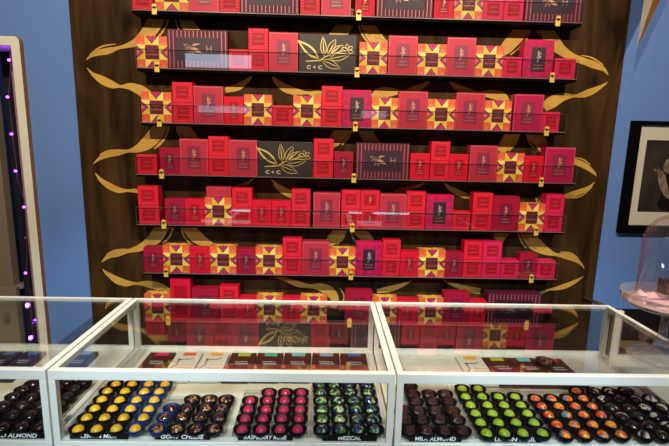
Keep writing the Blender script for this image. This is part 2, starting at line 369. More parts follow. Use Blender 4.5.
# ------------------------------------------------------------------ shelves
GY = 1.9035                                            # guard plane (front)
BASEZ = [CAM.z+.4750-.2106*i+(.004, 0, -.001, 0, 0, 0, -.008)[i] for i in range(7)]
YB_L = (11, 67, 122, 176, 224, 272, 319); YB_R = (22.6, 78, 133, 183.5, 232, 279, 323)
EXL = [atY(x, y, GY).x for x, y in zip((131.5, 136.5, 140.5, 136.3, 136.8, 143.3, 144), YB_L)]
EXR = [atY(x, y, GY).x for x, y in zip((582.5, 577, 565, 575.5, 564, 556.8, 541.5), YB_R)]
SHW = ['top', 'second', 'third', 'fourth', 'fifth', 'sixth', 'bottom']
CLIPS = [atY(157, 66, GY).x, atY(357, 73, GY).x, atY(552, 77, GY).x]
for i, z in enumerate(BASEZ):
    SXL, SXR = EXL[i], EXR[i]
    if True:
        s = empty('display_shelf', ((SXL+SXR)/2, (GY+WY)/2, z)); ox, oy = s.location.x, s.location.y
        mb = MB(); mb.box((SXL-ox, GY-oy+.004, -.011), (SXR-ox, WY-oy, 0), M_BLACK, .001); link('board', mb.mesh('board'), s)
        mb = MB(); e = .0015
        mb.box((SXL-ox, GY-oy, .0012), (SXR-ox, GY-oy+.003, .072), M_GUARD)
        g = link('clear_guard', mb.mesh('clear_guard'), s)
        mb = MB(); mb.box((SXL-ox, GY-oy, .0722), (SXR-ox, GY-oy+.003, .0732), M_EDGE)
        mb.box((SXL-ox-.0012, GY-oy, .0012), (SXL-ox-.0002, GY-oy+.003, .0732), M_EDGE); mb.box((SXR-ox+.0002, GY-oy, .0012), (SXR-ox+.0012, GY-oy+.003, .0732), M_EDGE)
        link('guard_edge', mb.mesh('guard_edge'), g)
        mb = MB(); mb.box((SXL-ox, GY-oy-.0006, -.0020), (SXR-ox, GY-oy+.0035, .0008), mat('guard_lip', (.22, .13, .12), .3)); link('front_lip', mb.mesh('front_lip'), s)
        for cx_ in CLIPS:
            mb = MB(); mb.box((cx_-ox-.0095, GY-oy-.004, -.016), (cx_-ox+.0095, GY-oy-.001, .014), M_BRASS, .001)
            mb.tube([(cx_-ox, GY-oy-.004, .014), (cx_-ox, GY-oy-.001, .014)], .0095, M_BRASS, 16)
            mb.tube([(cx_-ox, GY-oy-.0055, .003), (cx_-ox, GY-oy-.003, .003)], .0018, mat('screw_dark', (.4, .25, .05), .4, .2), 10)
            link('brass_clip', mb.mesh('brass_clip'), s)
    tag(s, f'black wall shelf with clear lip and brass clips, {SHW[i]} one counting down from top', 'shelf', 'shelves of boxes on the wood panel')

# ------------------------------------------------------------------ boxes
def leafpoly(mb, cx, cz, ln, wd, ang, m, y, hollow=0):
    n = 7; up = []; dn = []
    for k in range(n+1):
        t = k/n; h = math.sin(PI*t**.85)*wd/2; up.append((t*ln, h)); dn.append((t*ln, -h))
    ca, sa = math.cos(ang), math.sin(ang); R = lambda p: (cx+p[0]*ca-p[1]*sa, cz+p[0]*sa+p[1]*ca)
    if not hollow:
        for k in range(n):
            q = [R(dn[k]), R(dn[k+1]), R(up[k+1]), R(up[k])]; mb.poly([(a, y, b) for a, b in q], m)
    else:
        def off(p, s): return (p[0]*1.0, p[1]-s*hollow) if 0 < p[0] < ln else p
        for side, s in ((up, 1), (dn, -1)):
            for k in range(n):
                a, b = side[k], side[k+1]
                a2 = (a[0], a[1]-s*hollow if abs(a[1]) > hollow else 0); b2 = (b[0], b[1]-s*hollow if abs(b[1]) > hollow else 0)
                q = [R(a2), R(b2), R(b), R(a)] if s > 0 else [R(a), R(b), R(b2), R(a2)]
                mb.poly([(u, y, v) for u, v in q], m)
def sprig(mb, cx, cz, h, m, y):
    leafpoly(mb, cx-.10*h, cz-.50*h, .42*h, .10*h, math.radians(72), m, y)
    leafpoly(mb, cx-.02*h, cz-.16*h, .30*h, .13*h, math.radians(40), m, y)
    leafpoly(mb, cx+.05*h, cz-.05*h, .30*h, .14*h, math.radians(118), m, y)
    leafpoly(mb, cx-.06*h, cz+.12*h, .34*h, .13*h, math.radians(82), m, y)
    leafpoly(mb, cx+.02*h, cz+.10*h, .28*h, .09*h, math.radians(48), m, y)
    leafpoly(mb, cx-.02*h, cz-.10*h, .20*h, .07*h, math.radians(170), m, y)
EPS = .0004
def front(mb, x0, z0, x1, z1, m, y=-EPS): mb.poly([(x0, y, z0), (x1, y, z0), (x1, y, z1), (x0, y, z1)], m)
def brand(mb, w_, cz, s, m, y):
    text_mb(mb, 'CACAO', s, m, 0, cz+s*1.15, y, w_*.8); text_mb(mb, '&', s*.8, m, 0, cz, y); text_mb(mb, 'CARDAMOM', s, m, 0, cz-s*1.15, y, w_)
SIZES = {'R': (.0915, .050, .080), 'M': (.1235, .050, .148), 'S': (.1225, .050, .120), 'P': (.0875, .050, .110), 'T': (.1230, .050, .148), 'L': (.0915, .052, .187), 'H': (.262, .052, .148), 'C': (.238, .050, .145)}
PROTO = {}
def make_box(kind, cool_side=False):
    key = (kind, cool_side)
    if key in PROTO: return PROTO[key]
    w_, d_, h_ = SIZES[kind[0]]; hw = w_/2; parts = {}
    base = {'L': RED, 'R': RED_COOL if cool_side else RED, 'M': ROSE_COOL if cool_side else ROSE, 'P': RED if kind == 'P' else PUR, 'S': YEL, 'T': HOT, 'H': STRB, 'C': CB}[kind[0]]
    if kind == 'Mm': base = PUR
    mb = MB(); mb.box((-hw, 0, 0), (hw, d_, h_), base, .0012)
    y1, y2, y3 = -EPS, -2*EPS, -3*EPS
    if kind[0] == 'R':
        inner = MB(); inner.box((-hw*.56, -.0008, h_*.24), (hw*.56, .0005, h_*.78), REDI)
        ln = MAT_LINE
        for k in range(7):
            z = h_*(.10+.8*k/6)
            for s in (-1, 1): front(mb, *( (-hw*.9, z, -hw*.66, z+h_*.035) if s < 0 else (hw*.66, z, hw*.9, z+h_*.035)), ln)
        for z in (h_*.06, h_*.13, h_*.87, h_*.93): front(mb, -hw*.6, z, hw*.6, z+h_*.022, ln)
        let = MB(); brand(let, w_*.44, h_*.51, h_*.10, PINKP, -.0008)
        if kind == 'Rb': let = MB(); sprig(let, 0, h_*.52, h_*.42, PGOLD, -.0010)
    elif kind == 'L':
        inner = MB(); inner.box((-hw*.62, -.0008, h_*.14), (hw*.62, .0005, h_*.86), REDI)
        let = MB(); brand(let, w_*.44, h_*.5, h_*.045, MAT_LINE, -.0008)
    elif kind[0] in 'MP':
        inn = (PURI if kind in ('Pp', 'Mm') else ROSEI) if kind[0] == 'M' or kind == 'Pp' else REDI
        inner = MB(); inner.box((-hw*.46, -.0008, h_*.18), (hw*.46, .0005, h_*.80), inn)
        let = MB(); text_mb(let, 'CACAO', h_*.05, PGOLD, 0, h_*.34, -.0008, w_*.30); text_mb(let, '&', h_*.035, PGOLD, 0, h_*.295, -.0008); text_mb(let, 'CARDAMOM', h_*.05, PGOLD, 0, h_*.25, -.0008, w_*.34)
        em = MB(); sprig(em, 0, h_*.58, h_*.34, PGOLD, -.0011); parts['emblem'] = em
        # printed border line
        for a in ((-hw*.97, h_*.015, -hw*.93, h_*.985), (hw*.93, h_*.015, hw*.97, h_*.985), (-hw*.93, h_*.96, hw*.93, h_*.985)): front(mb, *a, base if kind != 'M' else MAT_LINE2)
    elif kind == 'S':
        def star(px, flat=False):
            a, b = .27, .73
            for (u0, v0) in ((0, 0), (b, 0), (0, b), (b, b)):
                px([(u0, v0), (u0+a, v0), (u0+a, v0+a), (u0, v0+a)], ORA)
                c = (u0+a/2, v0+a/2); px([(u0, v0), (u0+a, v0), c], ORA2, 1)
            for k in range(4):
                def rot(p):
                    x, z = p[0]-.5, p[1]-.5
                    for _ in range(k): x, z = -z, x
                    return (x+.5, z+.5)
                px([rot(p) for p in ((.30, 0), (.70, 0), (.5, .235))], MAGD); px([rot(p) for p in ((.335, 0), (.665, 0), (.5, .20))], MAG, 1)
                px([rot(p) for p in ((a, .01), (a+.02, .01), (.5, .25), (.36, .27), (a, .27))], YEL2, 0)
                px([rot(p) for p in ((.41, 0), (.59, 0), (.5, .10))], ORA2 if k % 2 else HOT, 2)
        def ccw(P): return P if sum(P[i][0]*P[(i+1) % len(P)][1]-P[(i+1) % len(P)][0]*P[i][1] for i in range(len(P))) > 0 else P[::-1]
        def pf(P, m, l=0): mb.poly([(-hw+u*w_, -EPS-l*.0002, v*h_) for u, v in ccw(P)], m)
        def pt(P, m, l=0): mb.poly([(-hw+u*w_, v*d_, h_+EPS+l*.0002) for u, v in ccw(P)], m)
        def ps(P, m, l=0): mb.poly([(hw+EPS+l*.0002, u*d_, v*h_) for u, v in ccw(P)], m)
        def pl(P, m, l=0): mb.poly([(-hw-EPS-l*.0002, (1-u)*d_, v*h_) for u, v in ccw(P)], m)
        for f in (pf, pt, ps, pl): star(f)
        inner = MB(); inner.box((-hw*.44, -.0014, h_*.28), (hw*.44, .0004, h_*.72), STARI)
        let = MB(); brand(let, w_*.36, h_*.5, h_*.065, PGOLD, -.0014)
    elif kind == 'T':
        cw, chh = w_/4, h_/5
        for c in range(4):
            for r in range(5):
                if c in (1, 2) and 0 < r < 4: continue
                x0, z0 = -hw+c*cw, r*chh
                if (c + r) % 2: P = [(x0, z0), (x0+cw, z0), (x0+cw*(.5), z0+chh)]
                else: P = [(x0, z0), (x0+cw, z0), (x0 if c < 2 else x0+cw, z0+chh)]
                mb.poly([(a, -EPS, b) for a, b in P], HOT2)
        inner = MB(); inner.box((-hw*.48, -.0009, h_*.17), (hw*.48, .0005, h_*.80), DARKI)
        let = MB(); text_mb(let, 'CACAO', h_*.05, PGOLD, 0, h_*.34, -.0009, w_*.30); text_mb(let, '&', h_*.035, PGOLD, 0, h_*.295, -.0009); text_mb(let, 'CARDAMOM', h_*.05, PGOLD, 0, h_*.25, -.0009, w_*.36)
        em = MB(); sprig(em, 0, h_*.57, h_*.34, GOLDP, -.0012); parts['emblem'] = em
    elif kind == 'H':
        n = 15
        for k in range(n):
            x = -hw+w_*(k+.5)/n
            if abs(x) > hw*.74: front(mb, x-.0022, .004, x+.0022, h_-.004, STRG)
            else:
                front(mb, x-.0020, .004, x+.0020, h_*.24, STRG); front(mb, x-.0020, h_*.80, x+.0020, h_-.004, STRG)
        inner = MB(); inner.box((-hw*.68, -.0008, h_*.21), (hw*.68, .0005, h_*.79), DARKI)
        let = MB(); text_mb(let, 'H', h_*.25, PGOLD, hw*.38, h_*.52, -.0008, h_*.15, bold=-.0006)
        em = MB(); cz = h_*.54; bx = -hw*.20
        for ln, wd, an, ox_, oz in ((.20, .08, 50, -.22, -.02), (.27, .09, 155, .02, -.02), (.22, .09, 195, .0, .0), (.20, .06, 240, .0, 0), (.18, .05, 285, .02, 0)):
            leafpoly(em, bx+ox_*h_*0, cz+oz*h_, ln*h_, wd*h_, math.radians(an), PGOLD, -.0011, .0016)
        leafpoly(em, bx, cz, .32*h_, .10*h_, math.radians(-22), PGOLD, -.0012); leafpoly(em, bx, cz+.01, .26*h_, .045*h_, math.radians(10), PGOLD, -.0011)
        parts['emblem'] = em
    elif kind == 'C':
        inner = MB(); inner.box((-hw*.97, -.0005, h_*.03), (hw*.97, .0003, h_*.97), CB)
        let = MB(); text_mb(let, 'C + C', h_*.135, WHITEG, -hw*.46, h_*.135, -.0005, w_*.27, bold=.0004)
        em = MB(); X = lambda u: -hw+u*w_; Z = lambda v: v*h_
        y = -.0009
        leafpoly(em, X(.35), Z(.36), .115, .034, math.radians(143), GOLD, y, .0068)
        leafpoly(em, X(.44), Z(.42), .078, .026, math.radians(96), GOLD, y, .0026); leafpoly(em, X(.44), Z(.42), .070, .004, math.radians(96), GOLD, y-.0002)
        leafpoly(em, X(.50), Z(.47), .070, .030, math.radians(62), GOLD, y, .0024); leafpoly(em, X(.50), Z(.47), .058, .004, math.radians(60), GOLD, y-.0002)
        leafpoly(em, X(.55), Z(.48), .066, .030, math.radians(34), GOLD, y, .0024); leafpoly(em, X(.55), Z(.48), .058, .004, math.radians(40), GOLD, y-.0002)
        leafpoly(em, X(.52), Z(.36), .092, .030, math.radians(12), GOLD, y, .0026); leafpoly(em, X(.52), Z(.36), .080, .003, math.radians(12), GOLD, y-.0002)
        leafpoly(em, X(.40), Z(.33), .086, .032, math.radians(-22), GOLD, y, .0024); leafpoly(em, X(.40), Z(.33), .078, .003, math.radians(-20), GOLD, y-.0002)
        for an in (100, 40, -20, 160): leafpoly(em, X(.85), Z(.60), .026, .016, math.radians(an), GOLD, y, .002)
        pts = [(X(.12), Z(.29), .0016), (X(.25), Z(.30), .0022), (X(.38), Z(.33), .0022), (X(.46), Z(.42), .0020), (X(.60), Z(.50), .0016), (X(.80), Z(.60), .0012)]
        ribbon(em, pts, GOLD, -.0006, .0004, 3)
        parts['emblem'] = em
    P = {'body': mb.mesh('box_body'), 'inner': inner.mesh('label_panel'), 'let': let.mesh('lettering')}
    if 'emblem' in parts: P['emblem'] = parts['emblem'].mesh('emblem')
    PROTO[key] = P; return P
STARI = mat('star_centre', (.15, .012, .03), .5, spec=.3)
MAT_LINE = mat('red_line', (.74, .05, .05), .45); MAT_LINE2 = mat('rose_line', (.62, .10, .10), .4)
GOLDP = mat('silver_gold_print', (.62, .42, .36), .4, .3); WHITEG = mat('cream_print', (.8, .7, .5), .5)
# (kind, left px, right px, stack) for each shelf from the top; '2' = two on top of each other
ROWS = [
 [('R',132,153),('S',155,189),('M',189,219),('R2',219,240),('H',240,299),('R2',300,320),('M',321,351),('P',355,375),('H',376,433),('P',434,454),('S',454,483),('R2',483,504),('R2',504,524),('H',525,582)],
 [('S',136,168),('H',168,228),('R',229,248),('R2',248.5,268.5),('M',269,298),('C',299,356),('S',359,387),('M',388,417),('S',417,446),('M',446,475),('S',475,503),('R',503,522),('T',523,553),('R',555,576)],
 [('S',142,172),('R2',173,193.5),('M',194,223.5),('P',224,243.5),('S',244,272),('R',272,293),('S',293,321),('R2',321,342),('T',342,371),('S',371,398),('M',398,427),('S',427,455),('M',455,484),('S',484,511),('M',513,542.5),('R',542.5,560)],
 [('R',137,157),('Pp',160,180),('M',180,208.5),('R2',208.5,229),('M',229,257.5),('C',258,313),('R2',313,333),('Pp',334,353),('H',355.5,409),('P',410,429.5),('R2',430,449),('P',449,468),('M',469,496.5),('S',497,523.5),('P',524,543),('M',544,574)],
 [('R2',139,159.5),('Pp',165,185),('P',185,205),('S',205,232),('R2',232,252),('P',252,271.5),('P',271.5,291),('R2',291,310),('M',313,340),('R2',341,360),('R2b',360,379.5),('M',379.5,406),('R2',406,425),('T',425.5,453),('R',452.5,470),('R2',472,492),('Mm',492,518.5),('S',519,544.5),('R2',544.5,563)],
 [('Pp',144,163),('S',163,190),('P',190,210),('S',210,236.5),('Pp',237,255.5),('S',255.5,282.6),('R2',282.6,302),('M',302,329),('S',329,355.5),('T',355.5,382),('R2',382,400),('P',400,418),('S',418,445),('Pp',445,463),('R2',463,482),('R2',482,501),('R',501,519),('Pp',519,537),('R',537,555.7)],
 [('S',144.6,171),('L',171,191),('Mm',192,219),('R2',220,239),('P',239,256.3),('S',256.5,282.5),('P',282.5,300),('S',300,327),('Mm',345,372),('S',372,397),('P',398,417),('S',418,443),('Mm',443,469),('P',469,486),('H',487,540)],
]
ORD = ['first', 'second', 'third', 'fourth', 'fifth', 'sixth', 'seventh', 'eighth', 'ninth']
DESC = {'L': 'tallest plain red box', 'R': 'small square red box', 'Rb': 'small red box with gold sprig', 'M': 'tall rose box with wine panel', 'Mm': 'tall berry-coloured box', 'P': 'narrow upright red box', 'Pp': 'narrow upright berry box',
        'S': 'orange and yellow star-patterned box', 'T': 'pink triangle-patterned box', 'H': 'wide purple striped box', 'C': 'wide dark box with gold leafy branch'}
FRONTY = GY+.006
def put_box(kind, cool_side, x, y, z, label, grp, sx=1, rz=0):
    P = make_box(kind, cool_side); o = link('chocolate_box', P['body'], None, (x, y, z)); o.scale = (sx, 1, 1); o.rotation_euler = (0, 0, rz)
    tag(o, label, 'box', grp)
    if kind != 'C':
        i = link('label_panel', P['inner'], o); link('lettering', P['let'], i)
    else: link('lettering', P['let'], o)
    if 'emblem' in P: link('emblem', P['emblem'], o if kind == 'C' else i)
    return o
WID = {}
for r, row in enumerate(ROWS):
    z = BASEZ[r]+.0006; yb = {0: 17, 1: 73, 2: 127, 3: 178, 4: 227, 5: 275, 6: 320}[r]-9
    xs = [[atY(a, yb, FRONTY).x, atY(b, yb, FRONTY).x] for _, a, b in row]
    for i in range(len(row)-1):
        if xs[i][1] > xs[i+1][0]-.0008: mid = (xs[i][1]+xs[i+1][0])/2; xs[i][1] = mid-.0004; xs[i+1][0] = mid+.0004
    xs[0][0] = max(xs[0][0], EXL[r]+.001)
    cnt = {}
    grp = f'chocolate boxes on the {SHW[r]} shelf'; tot = {}
    for kd, _, _ in row: tot[kd] = tot.get(kd, 0)+1
    for (kd, pa, pb), (xa, xb) in zip(row, xs):
        k = cnt[kd] = cnt.get(kd, -1)+1
        two = kd.startswith('R2'); b2 = kd == 'R2b'; kk = 'R' if two else kd
        WID.setdefault(kk[0], []).append(round(xb-xa, 4))
        sx = (xb-xa-.0006)/SIZES[kk[0]][0]; xc = (xa+xb)/2; cool_side = pa > 480  # right-hand boxes get pinker card, painting in the cooler light there
        yj = FRONTY+random.uniform(0, .002)
        if two:
            st = ('' if tot[kd] == 1 else f'{ORD[k]} ')+'such stack from left' if tot[kd] > 1 else 'only such stack'
            d = 'small red box' if not b2 else 'small sprig-printed red box'
            put_box('Rb' if b2 else 'R', cool_side, xc, yj, z, f'{d}, lower of two stacked, {st} on {SHW[r]} shelf', grp, sx)
            put_box('Rb' if b2 else 'R', cool_side, xc+random.uniform(-.001, .001), yj+random.uniform(0, .002), z+SIZES['R'][2]+.0006, f'{d}, upper of two stacked, {st} on {SHW[r]} shelf', grp, sx)
        else:
            st = f'{ORD[k]} such from left on the {SHW[r]} shelf' if tot[kd] > 1 else f'only such one on the {SHW[r]} shelf'
            put_box(kk, cool_side, xc, yj, z, f'{DESC[kk]}, {st}', grp, sx)
print('WID', {k: (min(v), sorted(v)[len(v)//2], max(v)) for k, v in WID.items()})
# flat red box lying on the star box of the fifth shelf
pa, pb = atY(206, 195, FRONTY).x, atY(231, 195, FRONTY).x; hw_ = (pb-pa)/2
mb = MB(); mb.box((-hw_, 0, 0), (hw_, .046, .042), ROSE, .0012); front(mb, -hw_*.9, .006, hw_*.9, .008, MAT_LINE); front(mb, -hw_*.9, .034, hw_*.9, .036, MAT_LINE)
o = link('chocolate_box', mb.mesh('flat_box'), None, ((pa+pb)/2, FRONTY+.003, BASEZ[4]+SIZES['S'][2]+.0016)); tag(o, 'flat rose red box lying on top of a star-patterned box, fifth shelf', 'box', 'chocolate boxes on the fifth shelf')

# ------------------------------------------------------------------ display cases
TZ = CAM.z-.47; BZ = CAM.z-.6275; Y1, Y2 = .8648, 1.294; XA, XB = -.5526, .1534; UW = XB-XA; GAP = .004
CASE = []
def make_case(x0):
    c = empty('display_case', (x0+UW/2, (Y1+Y2)/2, 0)); ox, oy = c.location.x, c.location.y
    A, B, F, K = x0-ox, x0+UW-ox, Y1-oy, Y2-oy; t = .014; fb = .021
    mb = MB(); mb.box((A, F, TZ-fb), (B, F+t, TZ), M_FRAME, .0015); mb.box((A, F, BZ-.016), (B, F+t, BZ-.0015), M_FRAME, .001)
    for x in (A, B-t): mb.box((x, F, BZ-.0015), (x+t, F+t, TZ-fb), M_FRAME, .001)
    link('front_frame', mb.mesh('front_frame'), c)
    mb = MB(); mb.box((A, K-.011, TZ-.010), (B, K, TZ), M_FRAME, .0012); mb.box((A, K-t, BZ-.012), (B, K, BZ+.010), M_FRAME, .001)
    for x in (A, B-t): mb.box((x, K-t, BZ+.010), (x+t, K, TZ-.010), M_FRAME, .001)
    link('back_frame', mb.mesh('back_frame'), c)
    for x in (A, B-t):
        mb = MB(); mb.box((x, F+t, TZ-t), (x+t, K-t, TZ), M_FRAME, .0015); mb.box((x, F+t, BZ-.012), (x+t, K-t, BZ+.006), M_FRAME, .001); link('side_frame', mb.mesh('side_frame'), c)
    g = .003; q = 0.0006
    mb = MB(); mb.box((A+t, F+t, TZ-g), (B-t, K-.011, TZ), M_TOP); link('top_pane', mb.mesh('top_pane'), c)
    mb = MB(); mb.box((A+t, F+.0005, BZ-.0015), (B-t, F+.0005+g, TZ-fb), M_PANE); link('front_pane', mb.mesh('front_pane'), c)
    mb = MB(); mb.box((A+t, K-.005-g, BZ+.010), (B-t, K-.005, TZ-.010), M_BACKP); link('back_pane', mb.mesh('back_pane'), c)
    mb = MB(); mb.box((A+t, F+t, BZ-.012), (B-t, K-t, BZ), M_BED); link('marble_bed', mb.mesh('marble_bed'), c)
    mb = MB()
    for x in (A+t+.006, A+t+.016, B-t-.010, B-t-.020): mb.box((x, F+t, BZ), (x+.004, K-t, BZ+.0025), M_RAIL)
    link('track_rail', mb.mesh('track_rail'), c)
    mb = MB(); mb.box((A, F, .08), (B, K, BZ-.016), M_CAB, .003); mb.box((A+.02, F+.04, 0), (B-.02, K, .08), M_BLACK)
    for k in range(2):
        xx = A+UW*(k+.5)/2; mb.box((xx-UW/4+.012, F-.006, .12), (xx+UW/4-.012, F, BZ-.05), M_CAB, .004)
    link('cabinet', mb.mesh('cabinet'), c)
    return c
case = make_case(XA-UW-GAP)
tag(case, 'white framed glass display case at the far left, filled with dark bonbons', 'display case', 'row of glass display cases')
c2 = copy_tree(case); c2.location.x += UW+GAP
tag(c2, 'white framed glass display case in the middle, holding the yellow-topped bonbons', 'display case', 'row of glass display cases')
c3 = copy_tree(case); c3.location.x += 2*(UW+GAP)
mb = MB(); mb.box((UW/2-.008, Y1-(Y1+Y2)/2+.014, BZ+.006), (UW/2-.005, (Y2-Y1)/2-.014, TZ-.014), M_PANE); link('side_pane', mb.mesh('side_pane'), c3)
tag(c3, 'white framed glass display case at right, under the glass cake stand', 'display case', 'row of glass display cases')

xr = XB+UW+GAP+UW*0+.006
mc = empty('marble_counter', (xr+.30, (Y1+Y2)/2, 0)); tag(mc, 'pale marble topped counter continuing right of the last display case', 'counter')
mb = MB(); mb.box((-.30, -(Y2-Y1)/2, BZ-.02), (.30, (Y2-Y1)/2, BZ), M_BED, .002); link('marble_top', mb.mesh('marble_top'), mc)
mb = MB(); mb.box((-.30, -(Y2-Y1)/2+.01, 0), (.30, (Y2-Y1)/2-.01, BZ-.02), M_CAB, .002); link('body', mb.mesh('body'), mc)
mb = MB(); mb.box((-.298, (Y2-Y1)/2-.020, BZ), (-.270, (Y2-Y1)/2-.006, TZ-.012), mat('post_pale_pink', (.66, .54, .44), .5), .001); link('upright_post', mb.mesh('upright_post'), mc)
# ------------------------------------------------------------------ bonbons
TRAYM = glass('tray_plastic', (.93, .93, .93), .10, .08)
CUPK = mat('black_cup', (.004, .003, .003), .4, spec=.3); CUP_REFL = mat('cup_blue_reflection', (.006, .025, .12), .3, spec=.5)  # blue cups colour in a blue reflection on the front glass
def swirl(name, base, c1, c2, scale=90, t1=.52, t2=.6, rough=.14):
    m = mat(name, base, rough, coat=.6); nt = m.node_tree; N = nt.nodes.new; L = nt.links.new; b = nt.nodes['Principled BSDF']
    tc = N('ShaderNodeTexCoord'); oi = N('ShaderNodeObjectInfo'); ad = N('ShaderNodeVectorMath'); ad.operation = 'ADD'
    ml = N('ShaderNodeMath'); ml.operation = 'MULTIPLY'; ml.inputs[1].default_value = 37
    cm = N('ShaderNodeCombineXYZ'); L(oi.outputs['Random'], ml.inputs[0]); L(ml.outputs[0], cm.inputs[0]); L(ml.outputs[0], cm.inputs[1])
    L(tc.outputs['Object'], ad.inputs[0]); L(cm.outputs[0], ad.inputs[1])
    n = N('ShaderNodeTexNoise'); n.inputs['Scale'].default_value = scale; n.inputs['Detail'].default_value = 1; n.inputs['Distortion'].default_value = 1.2; L(ad.outputs[0], n.inputs['Vector'])
    r = N('ShaderNodeValToRGB'); e = r.color_ramp.elements; e[0].position = t1-.02; e[0].color = (*base, 1); e[1].position = t1+.02; e[1].color = (*c1, 1)
    x = r.color_ramp.elements.new(t2); x.color = (*c1, 1); x = r.color_ramp.elements.new(t2+.03); x.color = (*c2, 1)
    L(n.outputs['Fac'], r.inputs[0]); L(r.outputs[0], b.inputs['Base Color']); return m
B_YEL = mat('yellow_shell', (.98, .50, .012), .25, coat=.3)
B_DK = mat('dark_shell', (.022, .006, .005), .12, coat=.8)
B_GOAT = swirl('gold_swirl_shell', (.03, .012, .02), (.60, .24, .05), (.03, .01, .03), 60, .56, .63)
B_RAS = swirl('raspberry_shell', (.50, .02, .075), (.58, .03, .04), (.42, .02, .12), 60)
B_MEZ = swirl('green_blue_shell', (.003, .02, .12), (.07, .22, .02), (.50, .55, .28), 62, .51, .60)
B_ALM = mat('milk_shell', (.060, .014, .009), .3, coat=.2)
B_GRN = swirl('green_shell', (.32, .47, .02), (.42, .52, .02), (.22, .42, .03), 50)
B_ORG = swirl('orange_blue_shell', (.02, .28, .36), (.72, .06, .015), (.85, .28, .02), 55, .38, .50)
B_WHT = swirl('white_swirl_shell', (.02, .007, .006), (.55, .47, .36), (.06, .015, .012), 42, .56, .68)
def cup_mesh(m):
    mb = MB(); f = lambda a, j: .035*math.cos(a*20) if j in (1, 2, 3) else 0
    mb.lathe([(0, 0), (.0125, 0), (.0150, .004), (.0172, .010), (.0186, .0160), (.0180, .0163), (.0155, .0095), (.0120, .0065), (0, .006)], m, 40, wob=f); return mb.mesh('paper_cup')
ME_CUPK, ME_CUP_REFL = cup_mesh(CUPK), cup_mesh(CUP_REFL)
def dome_mesh(m, r=.0122, h=.0105):
    mb = MB(); prof = [(r*.93, 0), (r, .003)]+[(r*math.cos(t), .004+h*math.sin(t)) for t in [PI/2*k/7 for k in range(1, 7)]]+[(0, .004+h)]
    mb.lathe([(0, 0)]+prof, m, 28); return mb.mesh('shell')
def almond_mesh():
    mb = MB(); bm = bmesh.new(); bmesh.ops.create_cube(bm, size=1)
    for v in bm.verts:
        t = v.co.z > 0; v.co = Vector((v.co.x*(.016 if t else .027), v.co.y*(.013 if t else .025), (.014+v.co.x*.006) if t else 0))
    bmesh.ops.bevel(bm, geom=bm.edges[:], offset=.0018, segments=2, affect='EDGES'); mb.addbm(bm, B_ALM, False); return mb.mesh('shell')
def core(name, me):
    return me
